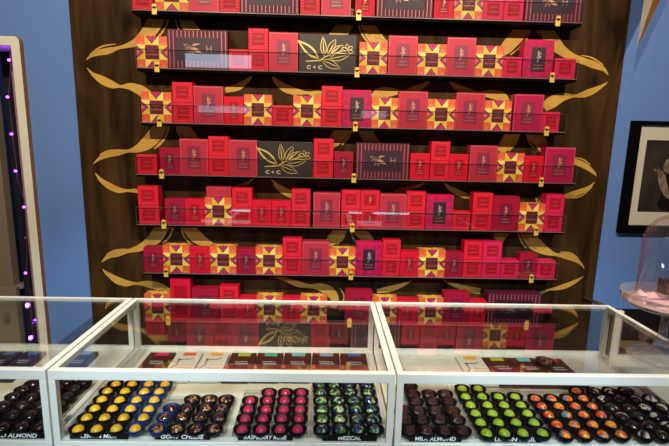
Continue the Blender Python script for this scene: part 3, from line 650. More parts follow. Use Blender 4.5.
TRAYS = [
 # name, description, dome material, mesh kind, rows front->back of (x, y)
 ('dark', 'glossy dark brown', B_DK, 'far left case', [[(-18,430),(2,429),(21,428),(40,428)],[(-7,417),(12,417),(30,417),(48,417)],[(3,407),(22,407),(40,407),(59,407)],[(13,398),(31,399),(49,398),(67,398)],[(22,391),(39,391),(57,390),(74,390)],[(32,385),(49,385),(66,384),(83,384)]]),
 ('yellow', 'yellow-topped', B_YEL, 'LEMON MILK', [[(77.5,430.5),(96,430.5),(115.6,430),(134.7,430)],[(86,419),(104,419),(123,419),(143,419)],[(94,410),(111.7,410.5),(129.6,410.5),(148,411)],[(101,401),(119,401.5),(136,401.5),(153.6,401.5)],[(106.5,392.5),(124.5,392.5),(143.6,393),(158.7,393)],[(115,385.5),(131.5,385.5),(148,385.5),(164.6,385.5)]]),
 ('goat', 'dark gold-swirled', B_GOAT, 'GOAT CHEESE', [[(157.5,430.5),(176,430.5),(195.5,430.5),(213.5,430.5)],[(164.6,419),(181.5,419),(200,419),(218,419)],[(171,410),(186.5,410),(204.6,410),(221.5,410)],[(192,401),(209,401),(226,401)]]),
 ('rasp', 'raspberry red', B_RAS, 'RASPBERRY ROSE', [[(242,431),(261,431),(280,431),(297.5,431)],[(245,420),(263,420),(282,420),(299,420)],[(248,411),(265.6,411),(283.5,411),(299.7,411)],[(250,402),(267.5,402),(284.5,402),(300.5,402)],[(269,394),(285.5,394),(301,394)]]),
 ('mezcal', 'blue and green marbled', B_MEZ, 'MEZCAL', [[(322,431),(340,431),(358,431),(376,431)],[(322,420.5),(339.5,420.5),(357.5,420.5),(375.5,420.5)],[(322,411),(338.6,411),(356,411),(374,411)],[(321,402),(338.3,402),(354,402),(372,402)],[(321,393.8),(335,393.8),(350,393.8),(368,393.8)],[(320,386.5),(334,386.5),(349,386.5),(366.5,386.5)]]),
 ('almond', 'brown faceted', B_ALM, 'MILK ALMOND', [[(408,432.5),(427,432.5),(445,432.5),(463,432.5)],[(405,421.5),(422,421.5),(440,421.5),(457.4,421.5)],[(402.5,412),(419,412.5),(436,412.5),(452.6,412.5)],[(416,403),(433,403),(449,403)],[(413,395.5),(429.5,395.5),(445.5,395.5)],[(410.5,388)]]),
 ('green', 'lime green', B_GRN, 'lime green', [[(487,434.5),(505,434.5),(523.5,434.5),(543,434.5)],[(481,424),(499,424),(516.5,424),(534.5,424)],[(476,415),(493,415),(510,415),(528,415)],[(471,406.5),(488,406.5),(504.5,406.5),(521.5,406.5)],[(466,398),(482.5,398),(499,398),(515.5,398)],[(462.5,390),(478.5,390)]]),
 ('orange', 'orange and turquoise marbled', B_ORG, 'orange and turquoise', [[(565.7,436),(585,436),(603.5,436),(622,436)],[(557.6,426),(575.3,426),(593.5,426),(611.5,426)],[(549.5,416.5),(567.3,416.5),(584.8,416.5),(602,416.5)],[(542.5,407.8),(559.5,407.8),(576,407.8),(593,407.8)],[(536,400),(552,400),(568,400),(584,400)],[(577,392.3)]]),
 ('white', 'dark white-swirled', B_WHT, 'white-swirled', [[(645,436.5),(663,436.5),(681,436.5)],[(633.5,427),(650.5,427),(668.5,427),(686,427)],[(623,417.8),(639.5,417.8),(657,417.8),(674,417.8)],[(612.5,408.8),(629,408.8),(645.8,408.8),(662.5,408.8)],[(603.6,400.5),(620,400.5),(636.4,400.5),(652,400.5)],[(594.7,392.7),(610.7,392.7),(626.5,392.7)]]),
]
ROWW = ['front', 'second', 'third', 'fourth', 'fifth', 'sixth']
TRAYLAB = {'dark': 'dark chocolate', 'yellow': 'LEMON MILK', 'goat': 'GOAT CHEESE', 'rasp': 'RASPBERRY ROSE', 'mezcal': 'MEZCAL', 'almond': 'MILK ALMOND', 'green': 'lime green', 'orange': 'orange and turquoise', 'white': 'white-swirled'}
NOUN = {'yellow': 'LEMON MILK tray', 'goat': 'GOAT CHEESE tray', 'rasp': 'RASPBERRY ROSE tray', 'mezcal': 'MEZCAL tray', 'almond': 'MILK ALMOND tray', 'dark': 'far left tray', 'green': 'beside orange tray', 'orange': 'beside lime tray', 'white': 'far right tray'}
TDESC = {'yellow': 'holding yellow-topped bonbons', 'goat': 'holding dark gold-swirled bonbons', 'rasp': 'holding raspberry red bonbons', 'mezcal': 'holding blue and green marbled bonbons', 'almond': 'holding brown faceted chocolates',
         'dark': 'holding glossy dark brown bonbons at far left', 'green': 'holding lime green bonbons', 'orange': 'holding orange and turquoise bonbons', 'white': 'holding white-swirled bonbons at far right'}
BB = BZ+.0030
for key, desc, bm_, sg, rows in TRAYS:
    W = [[atZ(x, y, BB+.012)+Vector((0, .0035, 0)) for x, y in r] for r in rows]
    cx0 = XA-(UW+GAP) if key == 'dark' else (XA if key in ('yellow', 'goat', 'rasp', 'mezcal') else XB+GAP)
    lo_x, hi_x = cx0+.0146, cx0+UW-.0146
    for r in W:
        for p in r: p.x = min(max(p.x, lo_x+.0205), hi_x-.0205)
    allp = [p for r in W for p in r]
    x0, x1 = min(p.x for p in allp)-.021, max(p.x for p in allp)+.021; y0, y1 = min(p.y for p in allp)-.0165, max(p.y for p in allp)+.021
    x0, x1, y0 = max(x0, lo_x), min(x1, hi_x), max(y0, Y1+.0150)
    mb = MB(); cx_, cy_ = (x0+x1)/2, (y0+y1)/2; t = .0008
    hx, hy = (x1-x0)/2, (y1-y0)/2
    mb.box((-hx, -hy, 0), (hx, hy, t), TRAYM)
    for a, b in (((-hx, -hy, 0), (hx, -hy+t, .009)), ((-hx, hy-t, 0), (hx, hy, .009)), ((-hx, -hy, 0), (-hx+t, hy, .009)), ((hx-t, -hy, 0), (hx, hy, .009))): mb.box(a, b, TRAYM)
    tr = link('bonbon_tray', mb.mesh('bonbon_tray'), None, (cx_, cy_, BZ+.0015+.0012)); tag(tr, f'clear plastic tray {TDESC[key]}', 'tray', 'clear trays in the display cases')
    core_me = almond_mesh() if key == 'almond' else dome_mesh(bm_, .0138 if key in ('dark', 'goat', 'mezcal', 'white') else .0122)
    for ri, r in enumerate(W):
        for ci, p in enumerate(r):
            px = rows[ri][ci]
            if px[0] > 684: continue
            o = empty('bonbon', (p.x, p.y, BB+.0006), random.uniform(-.2, .2))
            cup = ME_CUPK
            if key == 'yellow' and (ci == 3 or (ci == 2 and ri >= 2)): cup = ME_CUP_REFL
            if key == 'goat' and ci == 0 and ri < 3: cup = ME_CUP_REFL
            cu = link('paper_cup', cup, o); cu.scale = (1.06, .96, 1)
            s = link('shell', core_me, o, (0, 0, .0058)); s.rotation_euler = (random.uniform(-.08, .08), random.uniform(-.08, .08), random.uniform(0, 6.28) if key != 'almond' else 0)
            col_w = ORD[ci] if not (key == 'goat' and ri == 3) else ORD[ci]
            rw = 'back' if ri == len(rows)-1 else ROWW[ri]
            tag(o, f'{desc} bonbon, {rw} row, {col_w} from left, {NOUN[key]}', 'bonbon', f'{desc} bonbons in their tray')

# ------------------------------------------------------------------ flavour signs
SIGNW = mat('sign_white', (.9, .9, .86), .6)
SIGNB = mat('sign_black', (.006, .006, .005), .6, spec=.1)
SIGNS = [(-30, 41, 'SALTED ALMOND', 'small black sign at far left, in front of the dark bonbons'), (66.6, 126, 'LEMON MILK', 'small black LEMON MILK sign with white lettering'), (153, 209, 'GOAT CHEESE', 'small black GOAT CHEESE sign with white lettering'),
         (237, 292.5, 'RASPBERRY ROSE', 'small black RASPBERRY ROSE sign with white lettering'), (322, 377, 'MEZCAL', 'small black MEZCAL sign with white lettering'), (410, 463, 'MILK ALMOND', 'small black MILK ALMOND sign with white lettering'),
         (490, 543, 'LEMON BASIL', 'small black sign in front of the lime green bonbons')]
for a, b, t, lab in SIGNS:
    yb = {0: 441}.get(0) + (b > 400)*2.5
    pa, pb = atZ(a, yb, BZ+.003), atZ(b, yb, BZ+.003); wd = pb.x-pa.x
    s = empty('flavour_sign', ((pa.x+pb.x)/2, Y1+.0048, BZ+.0006)); tag(s, lab, 'sign', 'flavour signs in front of the trays')
    mb = MB(); mb.box((-wd/2, 0, 0), (wd/2, .0010, .0115), SIGNB); c = link('card', mb.mesh('card'), s)
    mb = MB(); text_mb(mb, t, .0108, SIGNW, 0, .0058, -.0001, wd*(.62 if len(t) < 11 else .78) if t != 'MEZCAL' else wd*.42, shear=.15, bold=0.00025); link('lettering', mb.mesh('lettering'), c)
    s.rotation_euler = (-0.36, 0, 0)

# ------------------------------------------------------------------ chocolate bars lying at the back of the cases
BARK = noisy('bar_brown_card', (.055, .014, .008), (.085, .02, .01), (20, 20, 20), .35); BARN = mat('bar_navy_card', (.035, .022, .035), .3)
BARW = mat('bar_cream_card', (.72, .66, .50), .45); BARO = mat('bar_orange_print', (.55, .10, .02), .4); BARG = mat('bar_gold_print', (.55, .25, .05), .4)
RDP = mat('bar_red_print', (.6, .08, .05), .5); INK = mat('ink', (.02, .015, .015), .5)
TABS = {'pink': (.75, .02, .10), 'orange': (.85, .12, .03), 'amber': (.85, .42, .03), 'lime': (.42, .48, .04), 'teal': (.10, .42, .30), 'aqua': (.15, .50, .48), 'sky': (.22, .38, .50), 'blue': (.06, .13, .40), 'slate': (.10, .20, .40)}
BARS = [(1, 24, 352, 'slate', 'n', ''), (26, 47, 352, 'slate', 'n', 'left case, hard against its back corner'), (77.7, 99, 352, 'sky', 'n', ''), (150.5, 176.5, 353, 'pink', 'k', ''), (178, 203.5, 353, 'orange', 'w', ''), (205, 230.5, 353, 'amber', 'w', ''), (232, 257.3, 353.5, 'lime', 'k', ''), (258, 284, 353.5, 'teal', 'k', ''),
        (284.7, 311.5, 353.5, 'aqua', 'k', ''), (312.3, 339.3, 353.5, 'sky', 'k', ''), (340, 366, 354, 'blue', 'k', ''), (455, 480, 357, 'amber', 'w', ''), (481, 507.3, 358, 'lime', 'k', ''), (508, 533.5, 358.5, 'aqua', 'k', ''), (534.3, 560, 359, 'pink', 'k', '')]
BLAB = {-1: 'leftmost dark navy boxed chocolate bar in the far left case', 0: 'dark navy boxed chocolate bar between two others in the far left case', 1: 'dark navy boxed chocolate bar at the right end of the far left case',
 2: 'brown boxed chocolate bar with pink tab, left end of the middle case', 3: 'cream boxed chocolate bar with orange tab and ink drawing', 4: 'cream boxed chocolate bar with amber tab, in the middle case',
 5: 'brown boxed chocolate bar with lime tab, right beside a cream bar in middle case', 6: 'brown boxed chocolate bar with teal tab', 7: 'brown boxed chocolate bar with aqua tab in the middle case', 8: 'brown boxed chocolate bar with sky blue tab',
 9: 'brown boxed chocolate bar with deep blue tab, right end of middle case', 10: 'cream boxed chocolate bar with amber tab, in the right case', 11: 'brown boxed chocolate bar with lime tab in the right case',
 12: 'brown boxed chocolate bar with aqua tab in the right case', 13: 'brown boxed chocolate bar under the loose dark bonbon in the right case'}
BT = .011
for i, (a, b, y, tab, kd, _) in enumerate(BARS):
    pa, pb = atZ(a, y, BZ+BT), atZ(b, y, BZ+BT); wd = pb.x-pa.x-.0012; yb = min(pa.y, Y2-.024); ln = .150
    cx_ = (pa.x+pb.x)/2; m0 = {'k': BARK, 'n': BARN, 'w': BARW}[kd]
    o = empty('chocolate_bar', (cx_, yb-ln/2, BZ+.0028)); tag(o, BLAB[i-1], 'chocolate bar', 'boxed bars at the back of the cases')
    mb = MB(); mb.box((-wd/2, -ln/2, 0), (wd/2, ln/2, BT), m0, .001)
    zt = BT+.0002
    P = lambda pts, m: mb.poly([(x*wd/2, yy*ln/2, zt) for x, yy in pts], m)
    if kd == 'k':
        P([(-.97, -.25), (-.97, -.02), (-.86, .02), (-.70, -.2)][::-1], BARO); P([(-.97, -.55), (.97, -.55), (.97, -.28), (-.97, -.28)], BARO if i % 2 == 0 else BARG)
        for k in range(5): P([(-.9+k*.38, -.95), (-.6+k*.38, -.95), (-.75+k*.38, -.58)], BARG if k % 2 else BARO)
    w0 = link('wrapper', mb.mesh('wrapper'), o)
    mb = MB(); mb.box((-wd*.22, ln/2-.022, BT+.0002), (wd*.27, ln/2-.003, BT+.0008), mat('tab_'+tab, TABS[tab], .45)); link('colour_tab', mb.mesh('colour_tab'), w0)
    mb = MB()
    if kd != 'w':
        text_mb(mb, 'CACAO &', .0085, WHITE, 0, ln*.13, BT+.0002, wd*.5, plane='xy'); text_mb(mb, 'CARDAMOM', .0085, WHITE, wd*.05, ln*.05, BT+.0002, wd*.48, plane='xy')
        link('lettering', mb.mesh('lettering'), w0)
    else:
        n_ = len(mb.v)
        pts = [(-.45, .30), (-.55, .18), (-.40, .05), (-.60, -.10), (-.75, -.30), (-.55, -.40)]
        mb.tube([(x*wd/2, yy*ln/2, BT+.0005) for x, yy in pts], .0011, INK, 5)
        mb.tube([(x*wd/2, yy*ln/2, BT+.0005) for x, yy in [(-.55, .36), (-.2, .42), (.2, .40), (.55, .52)]], .0010, INK, 5)
        mb.tube([(x*wd/2, yy*ln/2, BT+.0005) for x, yy in [(-.62, .40), (-.5, .30), (-.40, .40), (-.5, .46), (-.62, .40)]], .0009, INK, 5)
        link('ink_drawing', mb.mesh('ink_drawing'), w0); mb = MB()
        mb.tube([((-.1+k*.12)*wd/2, (.02+.05*math.sin(k*2.2))*ln/2, BT+.0005) for k in range(9)], .0006, RDP, 4)
        mb.tube([((-.3+k*.12)*wd/2, (-.25+.07*math.sin(k*2.6))*ln/2, BT+.0005) for k in range(10)], .0007, RDP, 4)
        link('red_script', mb.mesh('red_script'), w0)
# loose bonbon cup on the bars in the right case
p = atZ(545, 362, BZ+BT+.012)
o = empty('bonbon', (p.x, p.y, BZ+BT+.0040)); tag(o, 'single dark bonbon in black cup lying on the brown bars, right case', 'bonbon')
mb = MB(); mb.lathe([(0, 0), (.020, 0), (.024, .005), (.0265, .013), (.0255, .0135), (.021, .008), (0, .006)], CUPK, 40, wob=lambda a, j: .03*math.cos(a*20) if j in (2, 3, 4) else 0); link('paper_cup', mb.mesh('paper_cup'), o)
link('shell', dome_mesh(swirl('tan_swirl_shell', (.09, .02, .012), (.40, .16, .10), (.05, .012, .01), 60), .019, .010), o, (0, 0, .0075))
# empty recessed plate in the right case
pa, pb = atZ(401, 371, BZ+.004), atZ(458, 358, BZ+.004)
mb = MB(); hx, hy = (pb.x-pa.x)/2-.006, (pb.y-pa.y)/2
mb.box((-hx, -hy, 0), (hx, hy, .003), M_BED, .001)
for a, b in (((-hx, -hy, .003), (-hx+.003, hy, .006)), ((hx-.003, -hy, .003), (hx, hy, .006)), ((-hx, hy-.003, .003), (hx, hy, .006)), ((-hx, -hy, .003), (hx, -hy+.003, .006))): mb.box(a, b, M_RAIL)
o = link('marble_plate', mb.mesh('marble_plate'), None, ((pa.x+pb.x)/2, (pa.y+pb.y)/2, BZ+.0028)); tag(o, 'empty pale marble tray left of the cream bar in the right case', 'tray')

# ------------------------------------------------------------------ cake stand and dome on the right case
GL = glass('pressed_glass', (.97, .965, .97), .12, .03, 1.0, .20); GLP = glass('pink_tinted_glass', (.985, .965, .97), .05, .01, 1.0, .025)
fp = atZ(659, 358, TZ); SX, SY = fp.x, fp.y
st = empty('cake_stand', (SX, SY, TZ+.0006)); tag(st, 'clear glass footed cake stand standing on top of the right display case', 'cake stand')
dep = (Vector((SX, SY, TZ))-CAM).dot(FWD)
mb = MB(); mb.lathe([(0, 0), (.060, 0), (.0640, .002), (.064, .005), (.055, .009), (.040, .012), (.022, .020), (.016, .030), (0, .031)], GL, 48); link('foot', mb.mesh('foot'), st)
hst = .118
mb = MB(); mb.lathe([(0, .031), (.0145, .031), (.016, .040), (.011, .048), (.0085, .060), (.0075, .080), (.0085, .100), (.012, .112), (0, .118)], GL, 32); link('stem', mb.mesh('stem'), st)
mb = MB(); mb.lathe([(0, hst), (.03, hst+.001), (.082, hst+.006), (.0905, hst+.012), (.093, hst+.030), (.0945, hst+.032), (.092, hst+.033), (.0895, hst+.016), (.08, hst+.010), (.03, hst+.005), (0, hst+.005)], GL, 64); link('plate', mb.mesh('plate'), st)
PZ = TZ+.0006+hst+.010
dm = empty('glass_dome', (SX+.003, SY, PZ+.0042)); tag(dm, 'clear glass cloche with knob covering the pink papers on the cake stand', 'cloche')
rd = .066; hd = .137
outer = [(rd, 0), (rd*1.0, hd)]+[(rd*math.cos(t), hd+rd*.92*math.sin(t)) for t in [PI/2*k/10 for k in range(1, 10)]]+[(.004, hd+rd*.92)]
inner_ = [(r-.003 if r > .01 else r, z-(.003 if z > hd else 0)) for r, z in outer][::-1]
mb = MB(); mb.lathe([(rd-.003, 0)]+outer+inner_[:-1]+[(rd-.003, 0)], GLP, 64); link('bell', mb.mesh('bell'), dm)
mb = MB(); mb.lathe([(0, hd+rd*.92), (.006, hd+rd*.92), (.005, hd+rd*.92+.006), (.011, hd+rd*.92+.014), (.009, hd+rd*.92+.022), (0, hd+rd*.92+.025)], GL, 24); link('knob', mb.mesh('knob'), dm)
mb = MB(); mb.lathe([(0, 0), (.084, .001), (.0845, .0016), (0, .0012)], mat('pink_liner', (.85, .50, .47), .7), 48); o = link('paper_liner', mb.mesh('paper_liner'), None, (SX, SY, PZ+.0022)); tag(o, 'round pale pink paper liner lying flat on the glass cake stand', 'paper')
PKP = mat('pink_paper', (.85, .44, .41), .7); PKP2 = mat('pale_pink_paper', (.88, .58, .54), .7)
for k, (dx, dy, rz, s, h) in enumerate([(-.048, .0, .3, .035, .013), (-.030, -.040, 1.2, .040, .006), (-.004, -.048, 2.2, .036, .008), (.022, -.040, 3.0, .036, .006), (-.010, .025, 4.2, .040, .011), (.030, .02, 5.1, .038, .009), (-.030, .035, 5.9, .030, .012)]):
    mb = MB(); a = [(-s*.5, -s*.4, 0), (s*.55, -s*.35, .0), (0, s*.55, 0)]; t = (0, 0, h); u = .0008
    for q in range(3):
        A, B = a[q], a[(q+1) % 3]; mb.poly([A, B, t], PKP if q % 2 else PKP2)
        mb.poly([(B[0], B[1], B[2]-u), (A[0], A[1], A[2]-u), (0, 0, h-2*u)], PKP)
        mb.poly([A, (A[0], A[1], A[2]-u), (B[0], B[1], B[2]-u), B], PKP)
    o = link('folded_paper', mb.mesh('folded_paper'), None, (SX+dx*1.2, SY+dy*1.2, PZ+.005+.0005*k)); o.rotation_euler = (0, 0, rz)
    tag(o, f'folded pale pink paper piece on the cake stand, {["by the left rim", "front left under the dome", "front centre, nearest the camera", "front right under the dome", "back centre under the dome", "back right under the dome", "back left under the dome"][k]}', 'paper', 'pink papers on the cake stand')
# patterned box inside the dome
p = Vector((SX+.016, SY+.020, PZ+.018))
mb = MB(); mb.box((-.022, -.012, 0), (.022, .012, .034), mat('brown_tin', (.05, .016, .016), .4), .001)
o = link('small_box', mb.mesh('small_box'), None, p); tag(o, 'small dark brown box standing inside the glass dome', 'box')
mb = MB()
for k in range(3):
    for q in range(2): mb.box((-.017+k*.0125, -.0126, .006+q*.013), (-.010+k*.0125, -.0119, .014+q*.013), mat('tan_patch', (.22, .09, .07), .5))
link('patch_pattern', mb.mesh('patch_pattern'), o)
# wrapped treat beside the foot
q = atZ(672, 350, TZ)
mb = MB(); bm = bmesh.new(); bmesh.ops.create_icosphere(bm, subdivisions=3, radius=.013)
for v in bm.verts: v.co *= 1+.18*math.sin(v.co.x*420+v.co.y*310)*math.cos(v.co.z*380); v.co.z = max(v.co.z*1.1+.015, 0)
mb.addbm(bm, mat('clear_wrap', (.70, .66, .62), .3), True)
o = link('wrapped_sweet', mb.mesh('wrapped_sweet'), None, (SX+.088, SY+.062, TZ+.0006)); tag(o, 'pale crumpled wrapped sweet behind the cake stand foot', 'sweet')
mb = MB(); mb.poly([(-.010, 0, .026), (.010, 0, .026), (.016, 0, .058), (.004, 0, .064)], mat('rust_wrap', (.30, .08, .05), .5)); mb.poly([(-.010, .002, .026), (.004, .002, .064), (.016, .002, .058), (.010, .002, .026)], MATS['rust_wrap'])
link('wrapper_tail', mb.mesh('wrapper_tail'), o)

# ------------------------------------------------------------------ back counter at right
cz = atY(645, 308.5, WB).z
CN = mat('counter_black', (.012, .008, .006), .6, spec=.2)
mb = MB(); xl = atY(586, 297, WB-.02).x
ct = empty('back_counter', (xl+.45, WB-.22, 0)); tag(ct, 'dark counter against the blue wall right of the wood panel', 'counter')
mb.box((-.43, -.18, 0), (.43, .20, cz-.03), CN, .003); link('body', mb.mesh('body'), ct)
mb = MB(); mb.box((-.45, -.20, cz-.03), (.45, .215, cz), mat('counter_edge', (.012, .007, .005), .8, spec=.05), .003); link('worktop', mb.mesh('worktop'), ct)
p = atZ(632, 349, .62)
mb = MB(); mb.box((-.06, -.05, 0), (.06, .05, .03), mat('kraft_card', (.28, .16, .06), .6), .001); mb.box((-.062, -.052, .03), (.062, .052, .037), MATS['kraft_card'], .001)
ks = atY(631, 352, 1.50)
mb2 = MB(); mb2.box((-.09, -.09, 0), (.12, .09, ks.z-.004), CN, .003)
o = link('stool', mb2.mesh('stool'), None, (ks.x, 1.47, 0)); tag(o, 'low black stand behind the right case holding a kraft box', 'stand')
o = link('kraft_box', mb.mesh('kraft_box'), None, (ks.x, 1.47, ks.z-.003)); tag(o, 'flat kraft cardboard box behind the right display case', 'box')

lc = empty('added_dark_counter', ((PXL+PXR)/2, WB-.17, 0)); tag(lc, 'added black counter block below the bottom shelf, darkening the view behind the glass', 'counter')  # dark block added so reflections in the case tops stand out
zc = BASEZ[6]-.018; hx = (xl-.02-PXL)/2-.002
lc.location.x = PXL+hx
mb = MB(); mb.box((-hx, -.15, 0), (hx, .155, zc-.025), CN, .003); link('body', mb.mesh('body'), lc)
mb = MB(); mb.box((-hx, -.165, zc-.025), (hx, .155, zc), CN, .003); link('worktop', mb.mesh('worktop'), lc)
a_, b_ = atY(584, 297.5, WB-.02), atY(613, 309.5, WB-.10)
mb = MB(); mb.tube([Vector((0, 0, 0)), b_-a_], .0085, mat('slat_brown', (.07, .03, .012), .6), 4)
o = link('wooden_slat', mb.mesh('wooden_slat'), None, a_); tag(o, 'dark brown wooden slat sloping down from the panel onto the right counter', 'slat')
# ------------------------------------------------------------------ framed picture on the right wall
tl = atY(633, 120.5, WB-.025); bl_ = atY(617.5, 233, WB-.025); fx = (tl.x+atY(617.5, 233, WB-.025).x)/2+.006; fz1, fz0 = tl.z, bl_.z; fw = .46
pf = empty('framed_picture', (fx+fw/2, WB, fz0)); tag(pf, 'black framed dark photograph with cream mat hanging on the blue wall', 'picture')
k = F_PX; bw = .036; mw = .040
H_ = fz1-fz0; mb = MB(); hw = fw/2; D0, D1 = -.028, -.001
for a, b in (((-hw, D0, 0), (-hw+bw, D1, H_)), ((hw-bw, D0, 0), (hw, D1, H_)), ((-hw+bw, D0, 0), (hw-bw, D1, bw)), ((-hw+bw, D0, H_-.018), (hw-bw, D1, H_))): mb.box(a, b, M_BLACK, .002)
link('frame', mb.mesh('frame'), pf)
mb = MB(); MATC = mat('mat_board', (.66, .60, .46), .7)
ix0, ix1, iz0, iz1 = -hw+bw+mw, hw-bw-mw, bw+.060, H_-.018-.062
for a, b in (((-hw+bw, -.014, bw), (ix0, -.010, H_-.018)), ((ix1, -.014, bw), (hw-bw, -.010, H_-.018)), ((ix0, -.014, bw), (ix1, -.010, iz0)), ((ix0, -.014, iz1), (ix1, -.010, H_-.018))): mb.box(a, b, MATC)
link('mat_border', mb.mesh('mat_border'), pf)
mb = MB(); PD = noisy('photo_dark', (.012, .009, .006), (.05, .040, .028), (6, 6, 6), .4)
mb.box((ix0, -.011, iz0), (ix1, -.005, iz1), PD)
HR = noisy('photo_hair', (.08, .055, .035), (.36, .27, .17), (40, 8, 18), .5, dist=2); SK = mat('photo_skin', (.32, .20, .13), .5)
yy = -.0114
def blob(cx, cz_, rx, rz_, m, n=24, w=.08, y=yy): mb.poly([(cx+rx*math.cos(2*PI*i/n)*(1+w*math.sin(5*i)), y, cz_+rz_*math.sin(2*PI*i/n)*(1+w*math.cos(3*i))) for i in range(n)], m)
u0 = 0
zz = lambda y_: atY(665, y_, WB).z-fz0
def pp(x, y, h=0): p = atY(x, y, WB-.012); return (p.x-(fx+fw/2), p.z-fz0, h*1.9/F_PX)
q = pp(668, 200); blob(q[0]+.01, q[1]-.004, .055, .055, mat('photo_coat', (.004, .003, .003), .5), y=yy)
ribbon(mb, [pp(*t) for t in ((654, 170, .8), (658, 170.5, 2), (661, 175, 3.6), (662.5, 182, 4.2), (664.5, 189, 4), (667, 195, 2.6), (671, 199, 1.6), (677, 203, .6))], HR, yy-.0002, .0003)
q = pp(671, 166); blob(q[0], q[1], .034, .034, HR, w=.06, y=yy-.0004); blob(q[0]+.010, q[1]-.008, .020, .028, SK, w=.02, y=yy-.0007)
link('photograph', mb.mesh('photograph'), pf)

# ------------------------------------------------------------------ hanging star ornament, top right
sp_t = atY(636.5, 49, 1.86)
so_c = atY(671, -62, 1.86)
GS = mat('amber_card', (.62, .28, .03), .45); CS_LIT = mat('lit_facet_cream', (.80, .74, .60), .6)  # cream on the left faces paints the lit side of the gold point
so = empty('star_ornament', so_c); tag(so, 'hanging paper star ornament with long gold point, its lit side painted cream, top right', 'ornament')
d0 = (sp_t-so_c); Ln = d0.length
for k in range(3):
    ang = (0, PI*.75, -PI*.75)[k]; dvec = Matrix.Rotation(ang, 3, 'Y') @ d0.normalized(); ln = Ln*(1 if k == 0 else .8)
    s1 = dvec.cross(Vector((0, 1, 0))).normalized(); s1 = s1 if s1.x > 0 else -s1; s2 = Vector((0, 1, 0)); bw_ = .062
    base = [s1*bw_, -s2*bw_-s1*.030, -s1*bw_, s2*bw_]; c0 = dvec*.03
    mb = MB(); tip = dvec*ln
    side = (s1.x > 0)
    for j in range(4):
        A, B = c0+base[j], c0+base[(j+1) % 4]
        right = ((A+B)/2-c0).dot(Vector((1, 0, 0))) > 0
        mb.poly([A, B, tip], GS if right else CS_LIT); mb.poly([tip, B, A], GS if right else CS_LIT)
    mb.poly([c0+b for b in base[::-1]], GS)
    link('point', mb.mesh('point'), so)
mb = MB(); mb.tube([(0, 0, .05), (0, 0, 3.2-so_c.z)], .001, INK, 6); link('hanging_cord', mb.mesh('hanging_cord'), so)
mb = MB(); mb.tube([d0, d0+Vector((-.006, 0, -.036))], .0007, mat('copper_thread', (.45, .16, .06), .4), 5); link('tassel_thread', mb.mesh('tassel_thread'), so)

# ------------------------------------------------------------------ things beyond the left opening
def vboard(name, pa, pb, Y, z0, z1, th, m, label, cat):
    xa, xb = atY(pa[0], pa[1], Y).x, atY(pb[0], pb[1], Y).x
    mb = MB(); mb.box((-(xb-xa)/2, 0, 0), ((xb-xa)/2, th, z1-z0), m, .002); o = link(name, mb.mesh(name), None, ((xa+xb)/2, Y, z0)); tag(o, label, cat); return o
vboard('dark_curtain', (15, 200), (23.5, 200), 2.20, 0, 2.6, .03, mat('curtain_black', (.006, .005, .007), .9), 'narrow black curtain strip beyond the left opening', 'curtain')
vboard('cream_post', (23.8, 200), (27.5, 200), 2.15, 0, 2.6, .03, mat('peach_paint', (.45, .28, .18), .6), 'peach painted post just inside the right side of the left opening', 'post')
CR2 = mat('door_cream', (.30, .25, .13), .5)
dz = atY(10, 297, 2.3).z
vboard('door_jamb', (-20, 200), (4.5, 200), 2.30, dz+.0, 2.5, .05, CR2, 'olive cream upright jamb at the far left edge of the opening', 'jamb')
zs = atY(25, 291, 2.26).z
o = vboard('window_ledge', (8, 289), (34, 289), 2.29, zs, zs+.025, .10, mat('ledge_pink', (.42, .30, .27), .5), 'pale sloping ledge low in the left opening', 'ledge'); o.rotation_euler = (0, -.30, 0)
zt = atY(10, 293, 2.22).z
mb = MB(); mb.box((-.25, 0, 0), (.17, .03, .62), CR2, .003); o = link('low_door', mb.mesh('low_door'), None, (atY(14, 300, 2.22).x-.17+.0, 2.24, zt-.60)); tag(o, 'low cream half door with dark oval knob beyond the opening', 'door')
kx = atY(6, 319, 2.22); bm = bmesh.new(); bmesh.ops.create_uvsphere(bm, u_segments=20, v_segments=12, radius=1)
for v in bm.verts: v.co = Vector((v.co.x*.014, v.co.y*.02, v.co.z*.030))
mb = MB(); mb.addbm(bm, mat('knob_dark', (.03, .022, .018), .3), True)
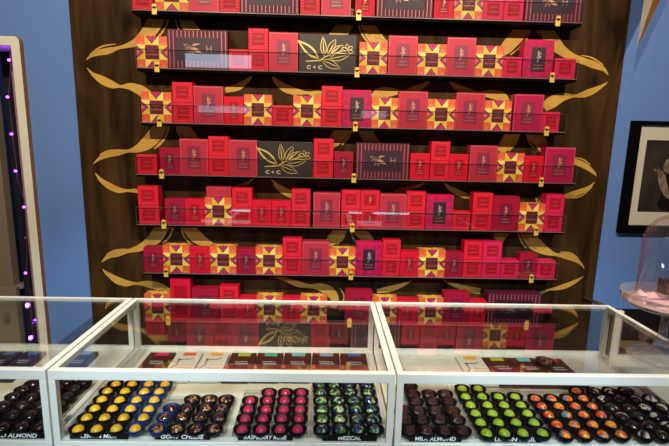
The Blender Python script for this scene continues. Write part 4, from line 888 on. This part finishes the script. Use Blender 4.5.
kn = link('knob', mb.mesh('knob'), o, (kx.x-o.location.x, -.012, kx.z-o.location.z))
mb = MB(); text_mb(mb, 'none', .060, INK, 0, 0, 0, .115, th=.001, bold=.002)
tp = atY(14, 299, 2.22); t_ = link('lettering', mb.mesh('lettering'), o, (tp.x-.012-o.location.x, -.003, zt-.042-o.location.z))
# string of purple lights
sl = empty('string_lights', (atY(20, 200, WB+.03).x, WB+.03, CAM.z)); tag(sl, 'string of small purple lights hanging inside the left opening', 'string lights')
BUL = [(9, 60), (7.5, 97), (11.5, 134), (15.5, 171), (24, 207), (25.5, 238), (25.5, 273), (35, 320)]
PUR_E = mat('purple_bulb', (.3, .05, .6), .3, emit=(.42, .06, 1.0), es=7); DIM = mat('unlit_bulb', (.25, .12, .14), .3)
WIRE = mat('wire_brown', (.10, .07, .06), .5)
pts = [atY(6, 20, WB+.03)]
for x, y in BUL: pts.append(atY(x+1.2, y-4, WB+.03)); pts.append(atY(x+1.5, y+6, WB+.035))
mb = MB(); mb.tube([p-sl.location for p in pts], .0012, WIRE, 6); link('wire', mb.mesh('wire'), sl)
for k, (x, y) in enumerate(BUL):
    p = atY(x, y, WB+.026)-sl.location; bm = bmesh.new(); bmesh.ops.create_uvsphere(bm, u_segments=14, v_segments=10, radius=.0052)
    for v in bm.verts: v.co.x *= 1.25; v.co += p
    mb = MB(); mb.addbm(bm, DIM if k == 5 else PUR_E, True); b_ = link('bulb', mb.mesh('bulb'), sl)
    if k != 5:
        l = bpy.data.lights.new('bulb_glow', 'POINT'); l.energy = .13; l.color = (.30, .05, 1); l.shadow_soft_size = .008
        lo = bpy.data.objects.new('bulb_glow', l); COL.objects.link(lo); lo.parent = sl; lo.location = p+Vector((0, -.012, 0))
# black cable drooping across the low door
mb = MB(); cp = [atY(x, y, 2.19) for x, y in ((-6, 303), (6, 306), (14, 303), (22, 305), (30, 301))]
o = empty('cable', cp[0]); mb.tube([p-cp[0] for p in cp], .003, WIRE, 6); link('cord', mb.mesh('cord'), o); tag(o, 'thin cable hanging across the low door behind the left case', 'cable')
